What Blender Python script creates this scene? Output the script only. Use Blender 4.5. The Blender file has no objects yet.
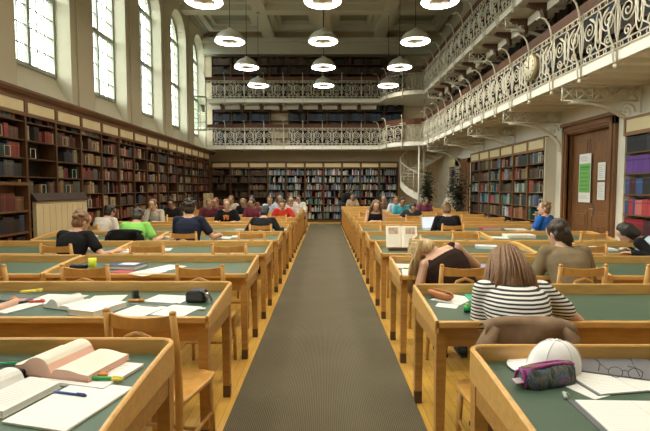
import bpy, bmesh, math, random
from mathutils import Vector, Matrix
SC = bpy.context.scene
COL = SC.collection
PI = math.pi
R = math.radians
rnd = random.Random(7)

# ------------------------------------------------------------ camera, world, exposure
cam_d = bpy.data.cameras.new('camera'); cam = bpy.data.objects.new('camera', cam_d); COL.objects.link(cam)
cam_d.sensor_width = 36.0; cam_d.lens = 36.0 * 460 / 650; cam_d.clip_start = 0.05
cam.location = (0, 0, 1.5); cam.rotation_euler = (PI/2 - math.atan(27/460), 0, 0)
SC.camera = cam
W = bpy.data.worlds.new('world'); SC.world = W; W.use_nodes = True
bg = W.node_tree.nodes['Background']; bg.inputs[1].default_value = 8.0
_t = W.node_tree.nodes.new('ShaderNodeTexCoord'); _s = W.node_tree.nodes.new('ShaderNodeSeparateXYZ'); _r = W.node_tree.nodes.new('ShaderNodeValToRGB')   # overcast sky over a dim courtyard
W.node_tree.links.new(_t.outputs['Generated'], _s.inputs[0]); W.node_tree.links.new(_s.outputs[2], _r.inputs[0]); W.node_tree.links.new(_r.outputs[0], bg.inputs[0])
_r.color_ramp.elements[0].position = 0.0; _r.color_ramp.elements[0].color = (.10, .10, .08, 1); _r.color_ramp.elements[1].position = .12; _r.color_ramp.elements[1].color = (.95, .99, .97, 1)
SC.view_settings.view_transform = 'Standard'; SC.view_settings.look = 'None'
SC.view_settings.gamma = 1.0; SC.view_settings.use_curve_mapping = False
SC.view_settings.exposure = 0.55
SC.cycles.use_denoising = True
SC.cycles.max_bounces = 8; SC.cycles.diffuse_bounces = 5; SC.cycles.transparent_max_bounces = 12
SC.cycles.sample_clamp_indirect = 8
LAMP_E = 12.0
SPOT_W = 158.0
WIN_FAR = [21.17 - 2.78*k for k in range(9)]          # far jambs of the tall windows
WIN_W, XW, XG = 1.78, -5.45, -5.81                     # width, wall plane, glass plane
for k, yf in enumerate(WIN_FAR):                       # daylight coming in through each window
    ld = bpy.data.lights.new('window_daylight', 'AREA'); lo = bpy.data.objects.new('window_daylight', ld); COL.objects.link(lo)
    ld.shape = 'RECTANGLE'; ld.size = 4.1; ld.size_y = WIN_W; ld.cycles.is_portal = True
    lo.location = (-5.97, yf - WIN_W/2, 6.0); lo.rotation_euler = (0, -PI/2, 0)

# ------------------------------------------------------------ materials
MATS = {}
def mat(name, col, rough=0.5, metal=0.0, noise=0.0, scale=8.0, stretch=None, col2=None, bump=0.0, spec=0.5):
    if name in MATS: return MATS[name]
    m = bpy.data.materials.new(name); m.use_nodes = True; nt = m.node_tree; b = nt.nodes['Principled BSDF']
    b.inputs['Roughness'].default_value = rough; b.inputs['Metallic'].default_value = metal
    b.inputs['Specular IOR Level'].default_value = spec
    c = (*col, 1); b.inputs['Base Color'].default_value = c
    if noise > 0 or col2:
        tc = nt.nodes.new('ShaderNodeTexCoord'); mp = nt.nodes.new('ShaderNodeMapping'); nz = nt.nodes.new('ShaderNodeTexNoise')
        nt.links.new(tc.outputs['Object'], mp.inputs[0]); nt.links.new(mp.outputs[0], nz.inputs[0])
        if stretch: mp.inputs['Scale'].default_value = stretch
        nz.inputs['Scale'].default_value = scale; nz.inputs['Detail'].default_value = 5
        rp = nt.nodes.new('ShaderNodeValToRGB')
        c2 = col2 or tuple(max(0, v*(1-noise)) for v in col)
        rp.color_ramp.elements[0].position = .3; rp.color_ramp.elements[1].position = .7
        rp.color_ramp.elements[0].color = (*c2, 1); rp.color_ramp.elements[1].color = c
        nt.links.new(nz.outputs[0], rp.inputs[0]); nt.links.new(rp.outputs[0], b.inputs['Base Color'])
        if bump:
            bp = nt.nodes.new('ShaderNodeBump'); bp.inputs['Strength'].default_value = bump; bp.inputs['Distance'].default_value = .01
            nt.links.new(nz.outputs[0], bp.inputs['Height']); nt.links.new(bp.outputs[0], b.inputs['Normal'])
    MATS[name] = m; return m
def emis(name, col, s):
    m = bpy.data.materials.new(name); m.use_nodes = True; b = m.node_tree.nodes['Principled BSDF']
    b.inputs['Base Color'].default_value = (*col, 1); b.inputs['Emission Color'].default_value = (*col, 1); b.inputs['Emission Strength'].default_value = s
    MATS[name] = m; return m
OAK = mat('honey_oak', (.56, .285, .075), .34, noise=.28, scale=3, stretch=(2, 14, 14))
OAKX = mat('honey_oak_edge', (.68, .39, .12), .3, noise=.2, scale=3, stretch=(2, 14, 14))
CHW = mat('chair_beech', (.60, .32, .085), .32, noise=.25, scale=4, stretch=(6, 6, 2))
SOCK = mat('brown_foot_cap', (.10, .05, .025), .5)
LEATH = mat('green_linoleum', (.060, .108, .070), .42, noise=.12, scale=5)
WALN = mat('dark_walnut', (.105, .048, .021), .45, noise=.4, scale=3, stretch=(10, 10, 1.5))
WALX = mat('cornice_walnut', (.16, .072, .030), .42, noise=.35, scale=3, stretch=(10, 1.5, 10))
DOORW = mat('door_walnut', (.23, .105, .042), .4, noise=.4, scale=3, stretch=(10, 10, 1.2))
CREAMP = mat('cream_panel', (.62, .52, .31), .6, noise=.1, scale=3)
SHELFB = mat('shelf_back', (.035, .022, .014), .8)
WALLC = mat('cream_plaster', (.62, .57, .44), .85, noise=.08, scale=1.2)
WALLR = mat('warm_plaster', (.68, .64, .54), .85, noise=.06, scale=1.5)
WALLB = mat('tan_plaster', (.62, .52, .36), .85, noise=.12, scale=1.5)
CEIL = mat('grey_green_ceiling', (.29, .30, .22), .8, noise=.08, scale=1)
CEILB = mat('ceiling_beam_paint', (.58, .57, .48), .75, noise=.08, scale=1)
IRON = mat('cream_iron', (.64, .60, .49), .45)
SLABM = mat('balcony_paint', (.66, .62, .52), .6, noise=.06, scale=2)
WHITEP = mat('white_paint', (.76, .76, .70), .5)
RAILW = mat('red_brown_rail', (.12, .046, .022), .4, noise=.3, scale=3, stretch=(2, 2, 8))
PAPER = mat('white_paper', (.73, .73, .71), .8)
PAPERC = mat('cream_paper', (.78, .73, .62), .8)
INK = mat('grey_print', (.42, .42, .42), .8)
BLACKP = mat('black_plastic', (.015, .015, .017), .35)
DGREY = mat('dark_grey_card', (.11, .11, .12), .6)
STEEL = mat('brushed_steel', (.60, .60, .58), .3, metal=1.0)
def plain(n, c, r=.6, **k): return mat(n, c, r, **k)
GLASS = bpy.data.materials.new('window_glass'); GLASS.use_nodes = True
nt = GLASS.node_tree; nt.nodes.clear()
o_ = nt.nodes.new('ShaderNodeOutputMaterial'); mx = nt.nodes.new('ShaderNodeMixShader'); tr = nt.nodes.new('ShaderNodeBsdfTransparent'); gl = nt.nodes.new('ShaderNodeBsdfGlossy')
tr.inputs[0].default_value = (.93, .97, .94, 1); gl.inputs['Roughness'].default_value = .05; mx.inputs[0].default_value = .06
nt.links.new(tr.outputs[0], mx.inputs[1]); nt.links.new(gl.outputs[0], mx.inputs[2]); nt.links.new(mx.outputs[0], o_.inputs[0])
def wave_mat(name, c1, c2, scale, axis, rough=.8, thr=.5):
    m = bpy.data.materials.new(name); m.use_nodes = True; n = m.node_tree; b = n.nodes['Principled BSDF']; b.inputs['Roughness'].default_value = rough
    tc = n.nodes.new('ShaderNodeTexCoord'); w = n.nodes.new('ShaderNodeTexWave'); rp = n.nodes.new('ShaderNodeValToRGB')
    w.bands_direction = axis; w.inputs['Scale'].default_value = scale; w.inputs['Distortion'].default_value = .25; w.inputs['Detail'].default_value = 0
    rp.color_ramp.interpolation = 'LINEAR'; rp.color_ramp.elements[0].position = thr-.06; rp.color_ramp.elements[1].position = thr+.06
    rp.color_ramp.elements[0].color = (*c1, 1); rp.color_ramp.elements[1].color = (*c2, 1)
    n.links.new(tc.outputs['Object'], w.inputs[0]); n.links.new(w.outputs[0], rp.inputs[0]); n.links.new(rp.outputs[0], b.inputs['Base Color'])
    return m
# parquet
FLOORM = bpy.data.materials.new('honey_parquet'); FLOORM.use_nodes = True
n = FLOORM.node_tree; b = n.nodes['Principled BSDF']; b.inputs['Roughness'].default_value = .28
tc = n.nodes.new('ShaderNodeTexCoord'); mp = n.nodes.new('ShaderNodeMapping'); mp.inputs['Rotation'].default_value = (0, 0, PI/2)
bk = n.nodes.new('ShaderNodeTexBrick'); bk.inputs['Scale'].default_value = 1.0; bk.inputs['Brick Width'].default_value = .9; bk.inputs['Row Height'].default_value = .075
bk.inputs['Mortar Size'].default_value = .0015; bk.inputs['Color1'].default_value = (.74, .44, .085, 1); bk.inputs['Color2'].default_value = (.64, .36, .065, 1); bk.inputs['Mortar'].default_value = (.22, .11, .03, 1)
nz = n.nodes.new('ShaderNodeTexNoise'); nz.inputs['Scale'].default_value = 6; mp2 = n.nodes.new('ShaderNodeMapping'); mp2.inputs['Scale'].default_value = (8, 1, 1)
mxc = n.nodes.new('ShaderNodeMix'); mxc.data_type = 'RGBA'; mxc.blend_type = 'MULTIPLY'; mxc.inputs[0].default_value = .35
n.links.new(tc.outputs['Object'], mp.inputs[0]); n.links.new(mp.outputs[0], bk.inputs[0]); n.links.new(tc.outputs['Object'], mp2.inputs[0]); n.links.new(mp2.outputs[0], nz.inputs[0])
n.links.new(bk.outputs[0], mxc.inputs[6]); n.links.new(nz.outputs[0], mxc.inputs[7]); n.links.new(mxc.outputs[2], b.inputs['Base Color'])
# ribbed runner
RUNM = bpy.data.materials.new('ribbed_runner'); RUNM.use_nodes = True
n = RUNM.node_tree; b = n.nodes['Principled BSDF']; b.inputs['Roughness'].default_value = .95
tc = n.nodes.new('ShaderNodeTexCoord'); w1 = n.nodes.new('ShaderNodeTexWave'); w1.bands_direction = 'X'; w1.inputs['Scale'].default_value = 26; w1.inputs['Distortion'].default_value = 1.2; w1.inputs['Detail Scale'].default_value = 3
nz = n.nodes.new('ShaderNodeTexNoise'); nz.inputs['Scale'].default_value = 2.0; nz.inputs['Detail'].default_value = 6
rp = n.nodes.new('ShaderNodeValToRGB'); rp.color_ramp.elements[0].color = (.062, .050, .026, 1); rp.color_ramp.elements[1].color = (.18, .150, .088, 1)
mxc = n.nodes.new('ShaderNodeMix'); mxc.data_type = 'RGBA'; mxc.blend_type = 'MULTIPLY'; mxc.inputs[0].default_value = .35
n.links.new(tc.outputs['Object'], w1.inputs[0]); n.links.new(tc.outputs['Object'], nz.inputs[0]); n.links.new(w1.outputs[0], rp.inputs[0])
n.links.new(rp.outputs[0], mxc.inputs[6]); n.links.new(nz.outputs[0], mxc.inputs[7]); n.links.new(mxc.outputs[2], b.inputs['Base Color'])
bp = n.nodes.new('ShaderNodeBump'); bp.inputs['Strength'].default_value = .4; bp.inputs['Distance'].default_value = .004
n.links.new(w1.outputs[0], bp.inputs['Height']); n.links.new(bp.outputs[0], b.inputs['Normal'])
# book cloth: colour of each volume kept in a colour attribute
BOOKM = bpy.data.materials.new('book_cloth'); BOOKM.use_nodes = True
n = BOOKM.node_tree; b = n.nodes['Principled BSDF']; b.inputs['Roughness'].default_value = .55
at = n.nodes.new('ShaderNodeAttribute'); at.attribute_name = 'Col'; n.links.new(at.outputs['Color'], b.inputs['Base Color'])

# ------------------------------------------------------------ mesh builder
class MB:
    def __init__(s): s.v = []; s.f = []; s.m = []; s.sm = []; s.c = []
    def add(s, vs, fs, m=0, smooth=False, col=None):
        o = len(s.v); s.v += [tuple(v) for v in vs]
        for f in fs: s.f.append([i+o for i in f]); s.m.append(m); s.sm.append(smooth); s.c.append(col)
        return s
    def box(s, x0, y0, z0, x1, y1, z1, m=0, col=None, M=None):
        vs = [Vector((x, y, z)) for x in (x0, x1) for y in (y0, y1) for z in (z0, z1)]
        if M: vs = [M @ v for v in vs]
        return s.add(vs, [(0,1,3,2),(4,6,7,5),(0,4,5,1),(2,3,7,6),(0,2,6,4),(1,5,7,3)], m, False, col)
    def prism(s, poly, a, b, axis='z', m=0, M=None):
        def P(p, t):
            q = {'z': (p[0], p[1], t), 'y': (p[0], t, p[1]), 'x': (t, p[0], p[1])}[axis]
            return M @ Vector(q) if M else Vector(q)
        k = len(poly); vs = [P(p, a) for p in poly] + [P(p, b) for p in poly]
        fs = [tuple(range(k-1, -1, -1)), tuple(range(k, 2*k))] + [(i, (i+1) % k, k+(i+1) % k, k+i) for i in range(k)]
        return s.add(vs, fs, m)
    def tube(s, pts, r, seg=6, m=0, caps=True, closed=False, smooth=True, flat=None):
        pts = [Vector(p) for p in pts]; k = len(pts)
        rs = r if isinstance(r, (list, tuple)) else [r]*k
        vs = []; fs = []; prev = None
        for i, p in enumerate(pts):
            if closed: t = pts[(i+1) % k] - pts[i-1]
            else: t = pts[min(i+1, k-1)] - pts[max(i-1, 0)]
            t = t.normalized() if t.length > 1e-9 else Vector((0, 0, 1))
            if prev is None:
                a = Vector((0, 0, 1)) if abs(t.z) < .9 else Vector((1, 0, 0)); u = t.cross(a).normalized()
            else:
                u = prev - t*prev.dot(t); u = u.normalized() if u.length > 1e-6 else t.orthogonal().normalized()
            prev = u; w = t.cross(u)
            for j in range(seg):
                an = 2*PI*j/seg; vs.append(p + (u*math.cos(an) + w*math.sin(an)*(flat or 1))*rs[i])
        for i in range(k if closed else k-1):
            for j in range(seg):
                a = i*seg+j; b = i*seg+(j+1) % seg; c = ((i+1) % k)*seg+(j+1) % seg; d = ((i+1) % k)*seg+j
                fs.append((a, b, c, d))
        if caps and not closed: fs += [tuple(range(seg-1, -1, -1)), tuple(range((k-1)*seg, k*seg))]
        return s.add(vs, fs, m, smooth)
    def lathe(s, prof, seg=24, c=(0, 0, 0), m=0, smooth=True, M=None):
        vs = []; fs = []; k = len(prof)
        for r, z in prof:
            for j in range(seg):
                an = 2*PI*j/seg; v = Vector((c[0]+r*math.cos(an), c[1]+r*math.sin(an), c[2]+z)); vs.append(M @ v if M else v)
        for i in range(k-1):
            for j in range(seg): fs.append((i*seg+j, i*seg+(j+1) % seg, (i+1)*seg+(j+1) % seg, (i+1)*seg+j))
        if prof[0][0] > 1e-4: fs.append(tuple(range(seg-1, -1, -1)))
        if prof[-1][0] > 1e-4: fs.append(tuple(range((k-1)*seg, k*seg)))
        return s.add(vs, fs, m, smooth)
    def ell(s, c, r, M=None, seg=16, rings=10, m=0):
        vs = []; fs = []; c = Vector(c)
        for i in range(rings+1):
            th = PI*i/rings
            for j in range(seg):
                an = 2*PI*j/seg; v = Vector((r[0]*math.sin(th)*math.cos(an), r[1]*math.sin(th)*math.sin(an), -r[2]*math.cos(th)))
                vs.append(c + (M @ v if M else v))
        for i in range(rings):
            for j in range(seg): fs.append((i*seg+j, i*seg+(j+1) % seg, (i+1)*seg+(j+1) % seg, (i+1)*seg+j))
        return s.add(vs, fs, m, True)
    def cap(s, a, b, ra, rb, seg=12):           # tapered capsule
        a = Vector(a); b = Vector(b); d = (b-a); L = d.length
        if L < 1e-6: return s.ell(a, (ra, ra, ra))
        d /= L; pts = []; rs = []
        for k in range(5): t = PI/2*k/4; pts.append(a - d*ra*math.cos(t)); rs.append(max(ra*math.sin(t), 1e-4))
        for k in range(5): t = PI/2*k/4; pts.append(b + d*rb*math.sin(t)); rs.append(max(rb*math.cos(t), 1e-4))
        return s.tube(pts, rs, seg)
    def loft(s, rings, seg=18, m=0):            # rings: (center, axis_u*ru, axis_w*rw)
        vs = []; fs = []; k = len(rings)
        for c, u, w in rings:
            for j in range(seg): an = 2*PI*j/seg; vs.append(Vector(c) + Vector(u)*math.cos(an) + Vector(w)*math.sin(an))
        for i in range(k-1):
            for j in range(seg): fs.append((i*seg+j, i*seg+(j+1) % seg, (i+1)*seg+(j+1) % seg, (i+1)*seg+j))
        fs += [tuple(range(seg-1, -1, -1)), tuple(range((k-1)*seg, k*seg))]
        return s.add(vs, fs, m, True)
    def mesh(s, name, mats):
        me = bpy.data.meshes.new(name); me.from_pydata(s.v, [], s.f)
        for mt in (mats if isinstance(mats, (list, tuple)) else [mats]): me.materials.append(mt)
        me.polygons.foreach_set('material_index', s.m); me.polygons.foreach_set('use_smooth', s.sm)
        if any(c is not None for c in s.c):
            ca = me.color_attributes.new('Col', 'FLOAT_COLOR', 'CORNER'); buf = []
            for f, c in zip(s.f, s.c): buf += [*(c or (.5, .5, .5)), 1.0]*len(f)
            ca.data.foreach_set('color', buf)
        me.update()
        bm = bmesh.new(); bm.from_mesh(me); bmesh.ops.recalc_face_normals(bm, faces=bm.faces); bm.to_mesh(me); bm.free()
        return me
    def build(s, name, mats, parent=None, bevel=0):
        o = bpy.data.objects.new(name, s.mesh(name, mats)); COL.objects.link(o)
        if parent: o.parent = parent
        if bevel:
            md = o.modifiers.new('bevel', 'BEVEL'); md.width = bevel; md.segments = 2; md.limit_method = 'ANGLE'
        return o
def tag(o, label, cat, group=None, kind=None):
    o['label'] = label; o['category'] = cat
    if group: o['group'] = group
    if kind: o['kind'] = kind
    return o
def thing(name, label, cat, loc=(0, 0, 0), rz=0, group=None):
    o = bpy.data.objects.new(name, None); o.empty_display_size = .1; COL.objects.link(o)
    o.location = loc; o.rotation_euler = (0, 0, rz)
    return tag(o, label, cat, group)
KIDS = {}
def kids(o):
    if o.name not in KIDS: KIDS[o.name] = list(o.children)
    return KIDS[o.name]
def dup(root, loc, rz, label, group=None):
    r = root.copy(); COL.objects.link(r); r.location = loc; r.rotation_euler = (0, 0, rz); r['label'] = label
    if group: r['group'] = group
    for ch in kids(root):
        c = ch.copy(); COL.objects.link(c); c.parent = r
        for g in kids(ch): d = g.copy(); COL.objects.link(d); d.parent = c
    return r
def struct(name, mb, mats, bevel=0):
    o = mb.build(name, mats, None, bevel); o['kind'] = 'structure'; return o
ORD = ['first', 'second', 'third', 'fourth', 'fifth', 'sixth', 'seventh', 'eighth', 'ninth', 'tenth', 'eleventh', 'twelfth', 'thirteenth', 'fourteenth', 'fifteenth', 'sixteenth', 'seventeenth', 'eighteenth', 'nineteenth', 'twentieth']
def od(i): return ORD[i] if i < 20 else '%dth' % (i+1)

# ------------------------------------------------------------ shell
YB, XR, YF, ZC = 21.2, 5.2, -4.0, 8.75
struct('floor', MB().box(-5.9, YF, -.1, XR+.3, YB+.3, 0), FLOORM)
mb = MB()
SPR, RAD, SILL = 7.2, WIN_W/2, 3.9
def wall_cut(mb, X, flip=False):
    ys = sorted(WIN_FAR); prev = YF
    for yf in ys:
        y0, y1 = yf-WIN_W, yf
        mb.add([(X, prev, 0), (X, y0, 0), (X, y0, ZC), (X, prev, ZC)], [(0, 1, 2, 3)])
        zb = 3.16 if X == XW else SILL-.05
        mb.add([(X, y0, 0), (X, y1, 0), (X, y1, zb), (X, y0, zb)], [(0, 1, 2, 3)])
        arc = [(y0 + RAD - RAD*math.cos(PI*k/16), SPR + RAD*math.sin(PI*k/16)) for k in range(17)]
        for (a, b), (c, d) in zip(arc, arc[1:]): mb.add([(X, a, b), (X, c, d), (X, c, ZC), (X, a, ZC)], [(0, 1, 2, 3)])
        prev = y1
    mb.add([(X, prev, 0), (X, YB+.3, 0), (X, YB+.3, ZC), (X, prev, ZC)], [(0, 1, 2, 3)])
wall_cut(mb, XW); wall_cut(mb, -5.95)
for yf in WIN_FAR:
    y0, y1 = yf-WIN_W, yf; xo = -5.95
    arc = [(y0, SILL-.05)] + [(y0 + RAD - RAD*math.cos(PI*k/16), SPR + RAD*math.sin(PI*k/16)) for k in range(17)] + [(y1, SILL-.05)]
    for (a, b), (c, d) in zip(arc, arc[1:]): mb.add([(XW, a, b), (XW, c, d), (xo, c, d), (xo, a, b)], [(0, 1, 2, 3)])
    for y in (y0, y1): mb.add([(XW, y, 3.16), (XW, y, SILL-.05), (XG, y, SILL-.05)], [(0, 1, 2)])
    mb.add([(XW, y0, 3.16), (XW, y1, 3.16), (XG, y1, SILL-.05), (XG, y0, SILL-.05)], [(0, 1, 2, 3)])      # sloping apron
    mb.add([(XG, y0, SILL-.05), (XG, y1, SILL-.05), (xo, y1, SILL-.05), (xo, y0, SILL-.05)], [(0, 1, 2, 3)])
struct('wall_left', mb, WALLC)
struct('wall_back', MB().box(-5.95, YB, 0, XR+.3, YB+.25, ZC+.2), WALLB)
struct('wall_front', MB().box(-5.95, YF-.25, 0, XR+.3, YF, ZC+.2), WALLC)
DY0, DY1, DZ = 8.22, 10.04, 2.82
mb = MB(); mb.box(XR, YF, 0, XR+.25, DY0+.1, ZC); mb.box(XR, DY1-.1, 0, XR+.25, YB, ZC); mb.box(XR, DY0+.1, DZ-.1, XR+.25, DY1-.1, ZC); mb.box(XR+.2, DY0, 0, XR+.3, DY1, DZ)
struct('wall_right', mb, WALLR)
# ceiling: coffers between beams with stepped mouldings
mb = MB(); mb.box(-5.95, YF, ZC, XR+.25, YB+.2, ZC+.2)
struct('ceiling', mb, CEIL)
BX = [-2.5, -.03, 2.44]; BYS = [18.0-2.66*k for k in range(9)]; ZBM = 8.2
mb = MB()
for x in BX: mb.box(x-.25, YF, ZBM, x+.25, YB, ZC)
for y in BYS: mb.box(-5.45, y-.25, ZBM+.003, XR, y+.25, ZC)
xs = [-5.2] + BX + [5.0]; ysb = [YB-.2] + BYS
for i in range(4):                                       # stepped coffer mouldings
    xa = xs[i] + (.25 if i else .1); xb = xs[i+1] - (.25 if i < 3 else 0)
    for ya, yb in zip(ysb[1:], ysb):
        p0, p1, q0, q1 = xa, xb, ya+.25, yb-.25
        for w, z in ((.22, 8.42), (.40, 8.60)):
            mb.box(p0, q0, z, p1, q0+w, ZC); mb.box(p0, q1-w, z, p1, q1, ZC); mb.box(p0, q0+w, z, p0+w, q1-w, ZC); mb.box(p1-w, q0+w, z, p1, q1-w, ZC)
struct('trim_1', mb, CEILB)
mb = MB()
for x1, z0 in ((.10, 8.42), (.2, 8.5), (.32, 8.6)): mb.box(XW, YF, z0, XW+x1, YB, ZC)
struct('trim_2', mb, CEILB)
mb = MB()
mb.box(-5.45, YB-.3, 7.48, XR, YB, 7.62); mb.box(-5.45, YB-.2, 7.62, XR, YB, 7.95); mb.box(-5.45, YB-.26, 7.95, XR, YB, 8.02); mb.box(-5.45, YB-.34, 8.02, XR, YB, 8.2)
struct('trim_3', mb, CEILB)
mb = MB()
prev = None
for yf in sorted(WIN_FAR)[1:]:                            # shallow pilaster strips on the piers
    c = yf - WIN_W - .5; mb.box(XW, c-.27, 3.17, XW+.04, c+.27, 8.42)
struct('trim_4', mb, WALLC, .01)
# ------------------------------------------------------------ windows
def make_window(k, yf):
    w = bpy.data.objects.new('window_%d' % (k+1), None); COL.objects.link(w); w['kind'] = 'structure'; w.location = (XG, yf-WIN_W/2, 0)
    h = WIN_W/2 - .01; f = MB(); t = .05
    openc = (k == 0)
    f.box(-.04, -h, SILL-.05, .04, h, SILL+.03); f.box(-.04, -h, SILL, .04, -h+t, SPR); f.box(-.04, h-t, SILL, .04, h, SPR)
    f.box(-.04, -.045, (5.42 if openc else SILL), .04, .045, SPR)
    f.box(-.045, -h, 7.06, .045, h, 7.16); f.box(-.045, -h, 5.42, .045, h, 5.52)
    arc = [(0, -h*math.cos(PI*j/20), SPR-.06 + h*math.sin(PI*j/20)) for j in range(21)]
    f.tube(arc, .05, 4)
    bars = MB()
    for s in (-1, 1):
        for q in (1, 2):
            y = s*(.045 + (h-t-.045)*q/3)
            z0 = 5.52 if (openc and s < 0) else SILL
            bars.box(-.012, y-.011, z0, .012, y+.011, 7.06)
        for z in [SILL + (5.42-SILL)*q/4 for q in (1, 2, 3)] + [5.52 + (7.06-5.52)*q/4 for q in (1, 2, 3)]:
            if openc and s < 0 and z < 5.42: continue
            bars.box(-.012, min(0, s*h), z-.011, .012, max(0, s*h), z+.011)
    for a in (30, 60, 90, 120, 150):
        bars.tube([(0, -.3*math.cos(R(a)), 7.15+.3*math.sin(R(a))), (0, -h*math.cos(R(a)), 7.15+h*math.sin(R(a)))], .012, 4)
    bars.tube([(0, -.3*math.cos(PI*j/10), 7.15+.3*math.sin(PI*j/10)) for j in range(11)], .012, 4)
    for a0 in range(0, 6):
        c = R(15+30*a0); bars.tube([(0, -.6*math.cos(c)+.1*math.cos(PI*2*j/8), 7.15+.6*math.sin(c)+.1*math.sin(PI*2*j/8)) for j in range(8)], .008, 4, closed=True)
    f.build('window_frame', WFRAME, w); bars.build('glazing_bars', WFRAME, w)
    g = MB(); y0 = -h if not openc else -h
    poly = [(-h, SILL), (h, SILL), (h, SPR-.06)] + [(h*math.cos(PI*j/20), SPR-.06 + h*math.sin(PI*j/20)) for j in range(1, 20)] + [(-h, SPR-.06)]
    if openc: poly = [(0, SILL)] + poly[1:] + [(-h, 5.47), (0, 5.47)]
    g.prism(poly, -.004, .004, 'x'); g.build('window_pane', GLASS, w)
    if openc:                                             # open casement swung into the room
        c = bpy.data.objects.new('casement', None); COL.objects.link(c); c.parent = w; c.location = (.03, -h+t, 0); c.rotation_euler = (0, 0, R(-68))
        fr = MB(); L = h-.06
        fr.box(-.02, 0, SILL+.04, .02, .05, 5.4); fr.box(-.02, L-.05, SILL+.04, .02, L, 5.4); fr.box(-.02, 0, SILL+.04, .02, L, SILL+.1); fr.box(-.02, 0, 5.34, .02, L, 5.4)
        for q in (1, 2, 3): z = SILL + (5.42-SILL)*q/4; fr.box(-.01, 0, z-.01, .01, L, z+.01)
        fr.box(-.01, L*.36-.01, SILL+.05, .01, L*.36+.01, 5.38); fr.box(-.01, L*.68-.01, SILL+.05, .01, L*.68+.01, 5.38)
        fr.build('casement_frame', WFRAME, c); MB().box(-.003, .03, SILL+.06, .003, L-.03, 5.38).build('casement_pane', GLASS, c)
    else:
        hd = MB(); hd.box(.04, -.015, 4.62, .06, .015, 4.78); hd.tube([(.06, 0, 4.7), (.10, 0, 4.7), (.11, 0, 4.6)], .01, 5); hd.build('window_handle', STEEL, w)
WFRAME = mat('window_frame_paint', (.36, .38, .32), .5)
for k, yf in enumerate(WIN_FAR): make_window(k, yf)

# ------------------------------------------------------------ runner down the aisle
mb = MB(); mb.box(-.63, -1.5, 0, .63, 12.2, .012)
tag(mb.build('carpet_runner', RUNM), 'long grey ribbed carpet runner covering the near and middle aisle', 'carpet')
mb = MB(); mb.box(-.635, 5.27, .0, .635, 5.33, .016)
mb = MB(); mb.box(-.63, 12.215, 0, .63, 19.4, .012)
tag(mb.build('carpet_runner', RUNM), 'short far length of grey carpet runner ending before back bookcases', 'carpet')

# ------------------------------------------------------------ books
def shade(c, k): return tuple(min(1, max(0, v*k)) for v in c)
PAL_OLD = [((.16, .04, .03), 'dark red'), ((.10, .05, .03), 'dark brown'), ((.19, .10, .045), 'brown'), ((.03, .045, .075), 'navy blue'), ((.03, .06, .045), 'dark green'), ((.045, .04, .04), 'black'), ((.30, .20, .09), 'tan'), ((.42, .33, .19), 'beige'), ((.27, .06, .04), 'red'), ((.12, .11, .10), 'grey')]
PAL_NEW = [((.55, .57, .55), 'white'), ((.10, .22, .36), 'blue'), ((.05, .17, .22), 'teal'), ((.05, .08, .17), 'navy'), ((.38, .08, .06), 'red'), ((.08, .15, .09), 'green'), ((.40, .42, .40), 'grey'), ((.34, .30, .20), 'ochre'), ((.07, .06, .06), 'black'), ((.24, .32, .40), 'pale blue')]
PAL_BLUE = [((.02, .03, .06), 'navy'), ((.03, .06, .12), 'blue'), ((.015, .015, .02), 'black')]
PAL_DARK = [((.05, .03, .022), 'dark brown'), ((.08, .04, .03), 'brown'), ((.03, .025, .022), 'black'), ((.10, .07, .045), 'tan')]
REST = MB()      # every volume beyond the three hundred nearest
INDIV = []       # (centre box, colour, label)
def book_geo(mb, M, t, d, h, col):
    """upright volume: x = thickness, y = depth (spine at y=0), z up"""
    c2 = shade(col, .75); pg = (.62, .57, .45)
    mb.box(0, 0, 0, t, .006, h, 0, col, M); mb.box(0, 0, 0, min(.004, t*.2), d, h, 0, col, M); mb.box(t-min(.004, t*.2), 0, 0, t, d, h, 0, col, M)
    mb.box(t*.15, .005, .003, t*.85, d-.004, h-.004, 0, pg, M)
    if h > .2: mb.box(t*.12, -.001, h*.72, t*.88, 0, h*.82, 0, shade(col, 1.7) if sum(col) < .5 else shade(col, .5), M)
def row_books(length, pal, hmin, hmax, dense=.95, tmin=.018, tmax=.05, runs=(1, 1, 2, 3, 4, 6)):
    x = .01; out = []
    run = 0; cur = None
    while x < length-.05:
        if rnd.random() > dense and run <= 0: x += rnd.uniform(.04, .2); continue
        if run <= 0: run = rnd.choice(runs); cur = rnd.choice(pal); hh = rnd.uniform(hmin, hmax); tt = rnd.uniform(tmin, tmax)
        run -= 1; t = min(tt*rnd.uniform(.9, 1.1), length-x-.002)
        out.append((x, t, hh*rnd.uniform(.97, 1.0), shade(cur[0], rnd.uniform(.5, 1.0)), cur[1])); x += t+.0015
    return out
NSTUFF = [0]
def put_row(M, z, length, pal, hmin, hmax, depth, individual=None, **kw):
    for i, (x, t, h, c, cn) in enumerate(row_books(length, pal, hmin, hmax, **kw)):
        MM = M @ Matrix.Translation((x, 0, z))
        if individual and len(INDIV) < 300:
            m = MB(); book_geo(m, Matrix.Identity(4), t, depth, h, c)
            o = m.build('book', BOOKM); o.matrix_world = MM
            tag(o, '%s book, %s from %s' % (cn, od(i), individual[0]), 'book', individual[1]); INDIV.append(o)
        else:
            REST.box(0, 0, 0, t, depth, h, 0, c, MM); NSTUFF[0] += 1
            REST.box(t*.1, -.001, h*.68, t*.9, 0, h*.8, 0, shade(c, 1.6) if sum(c) < .4 else shade(c, .5), MM)

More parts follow.
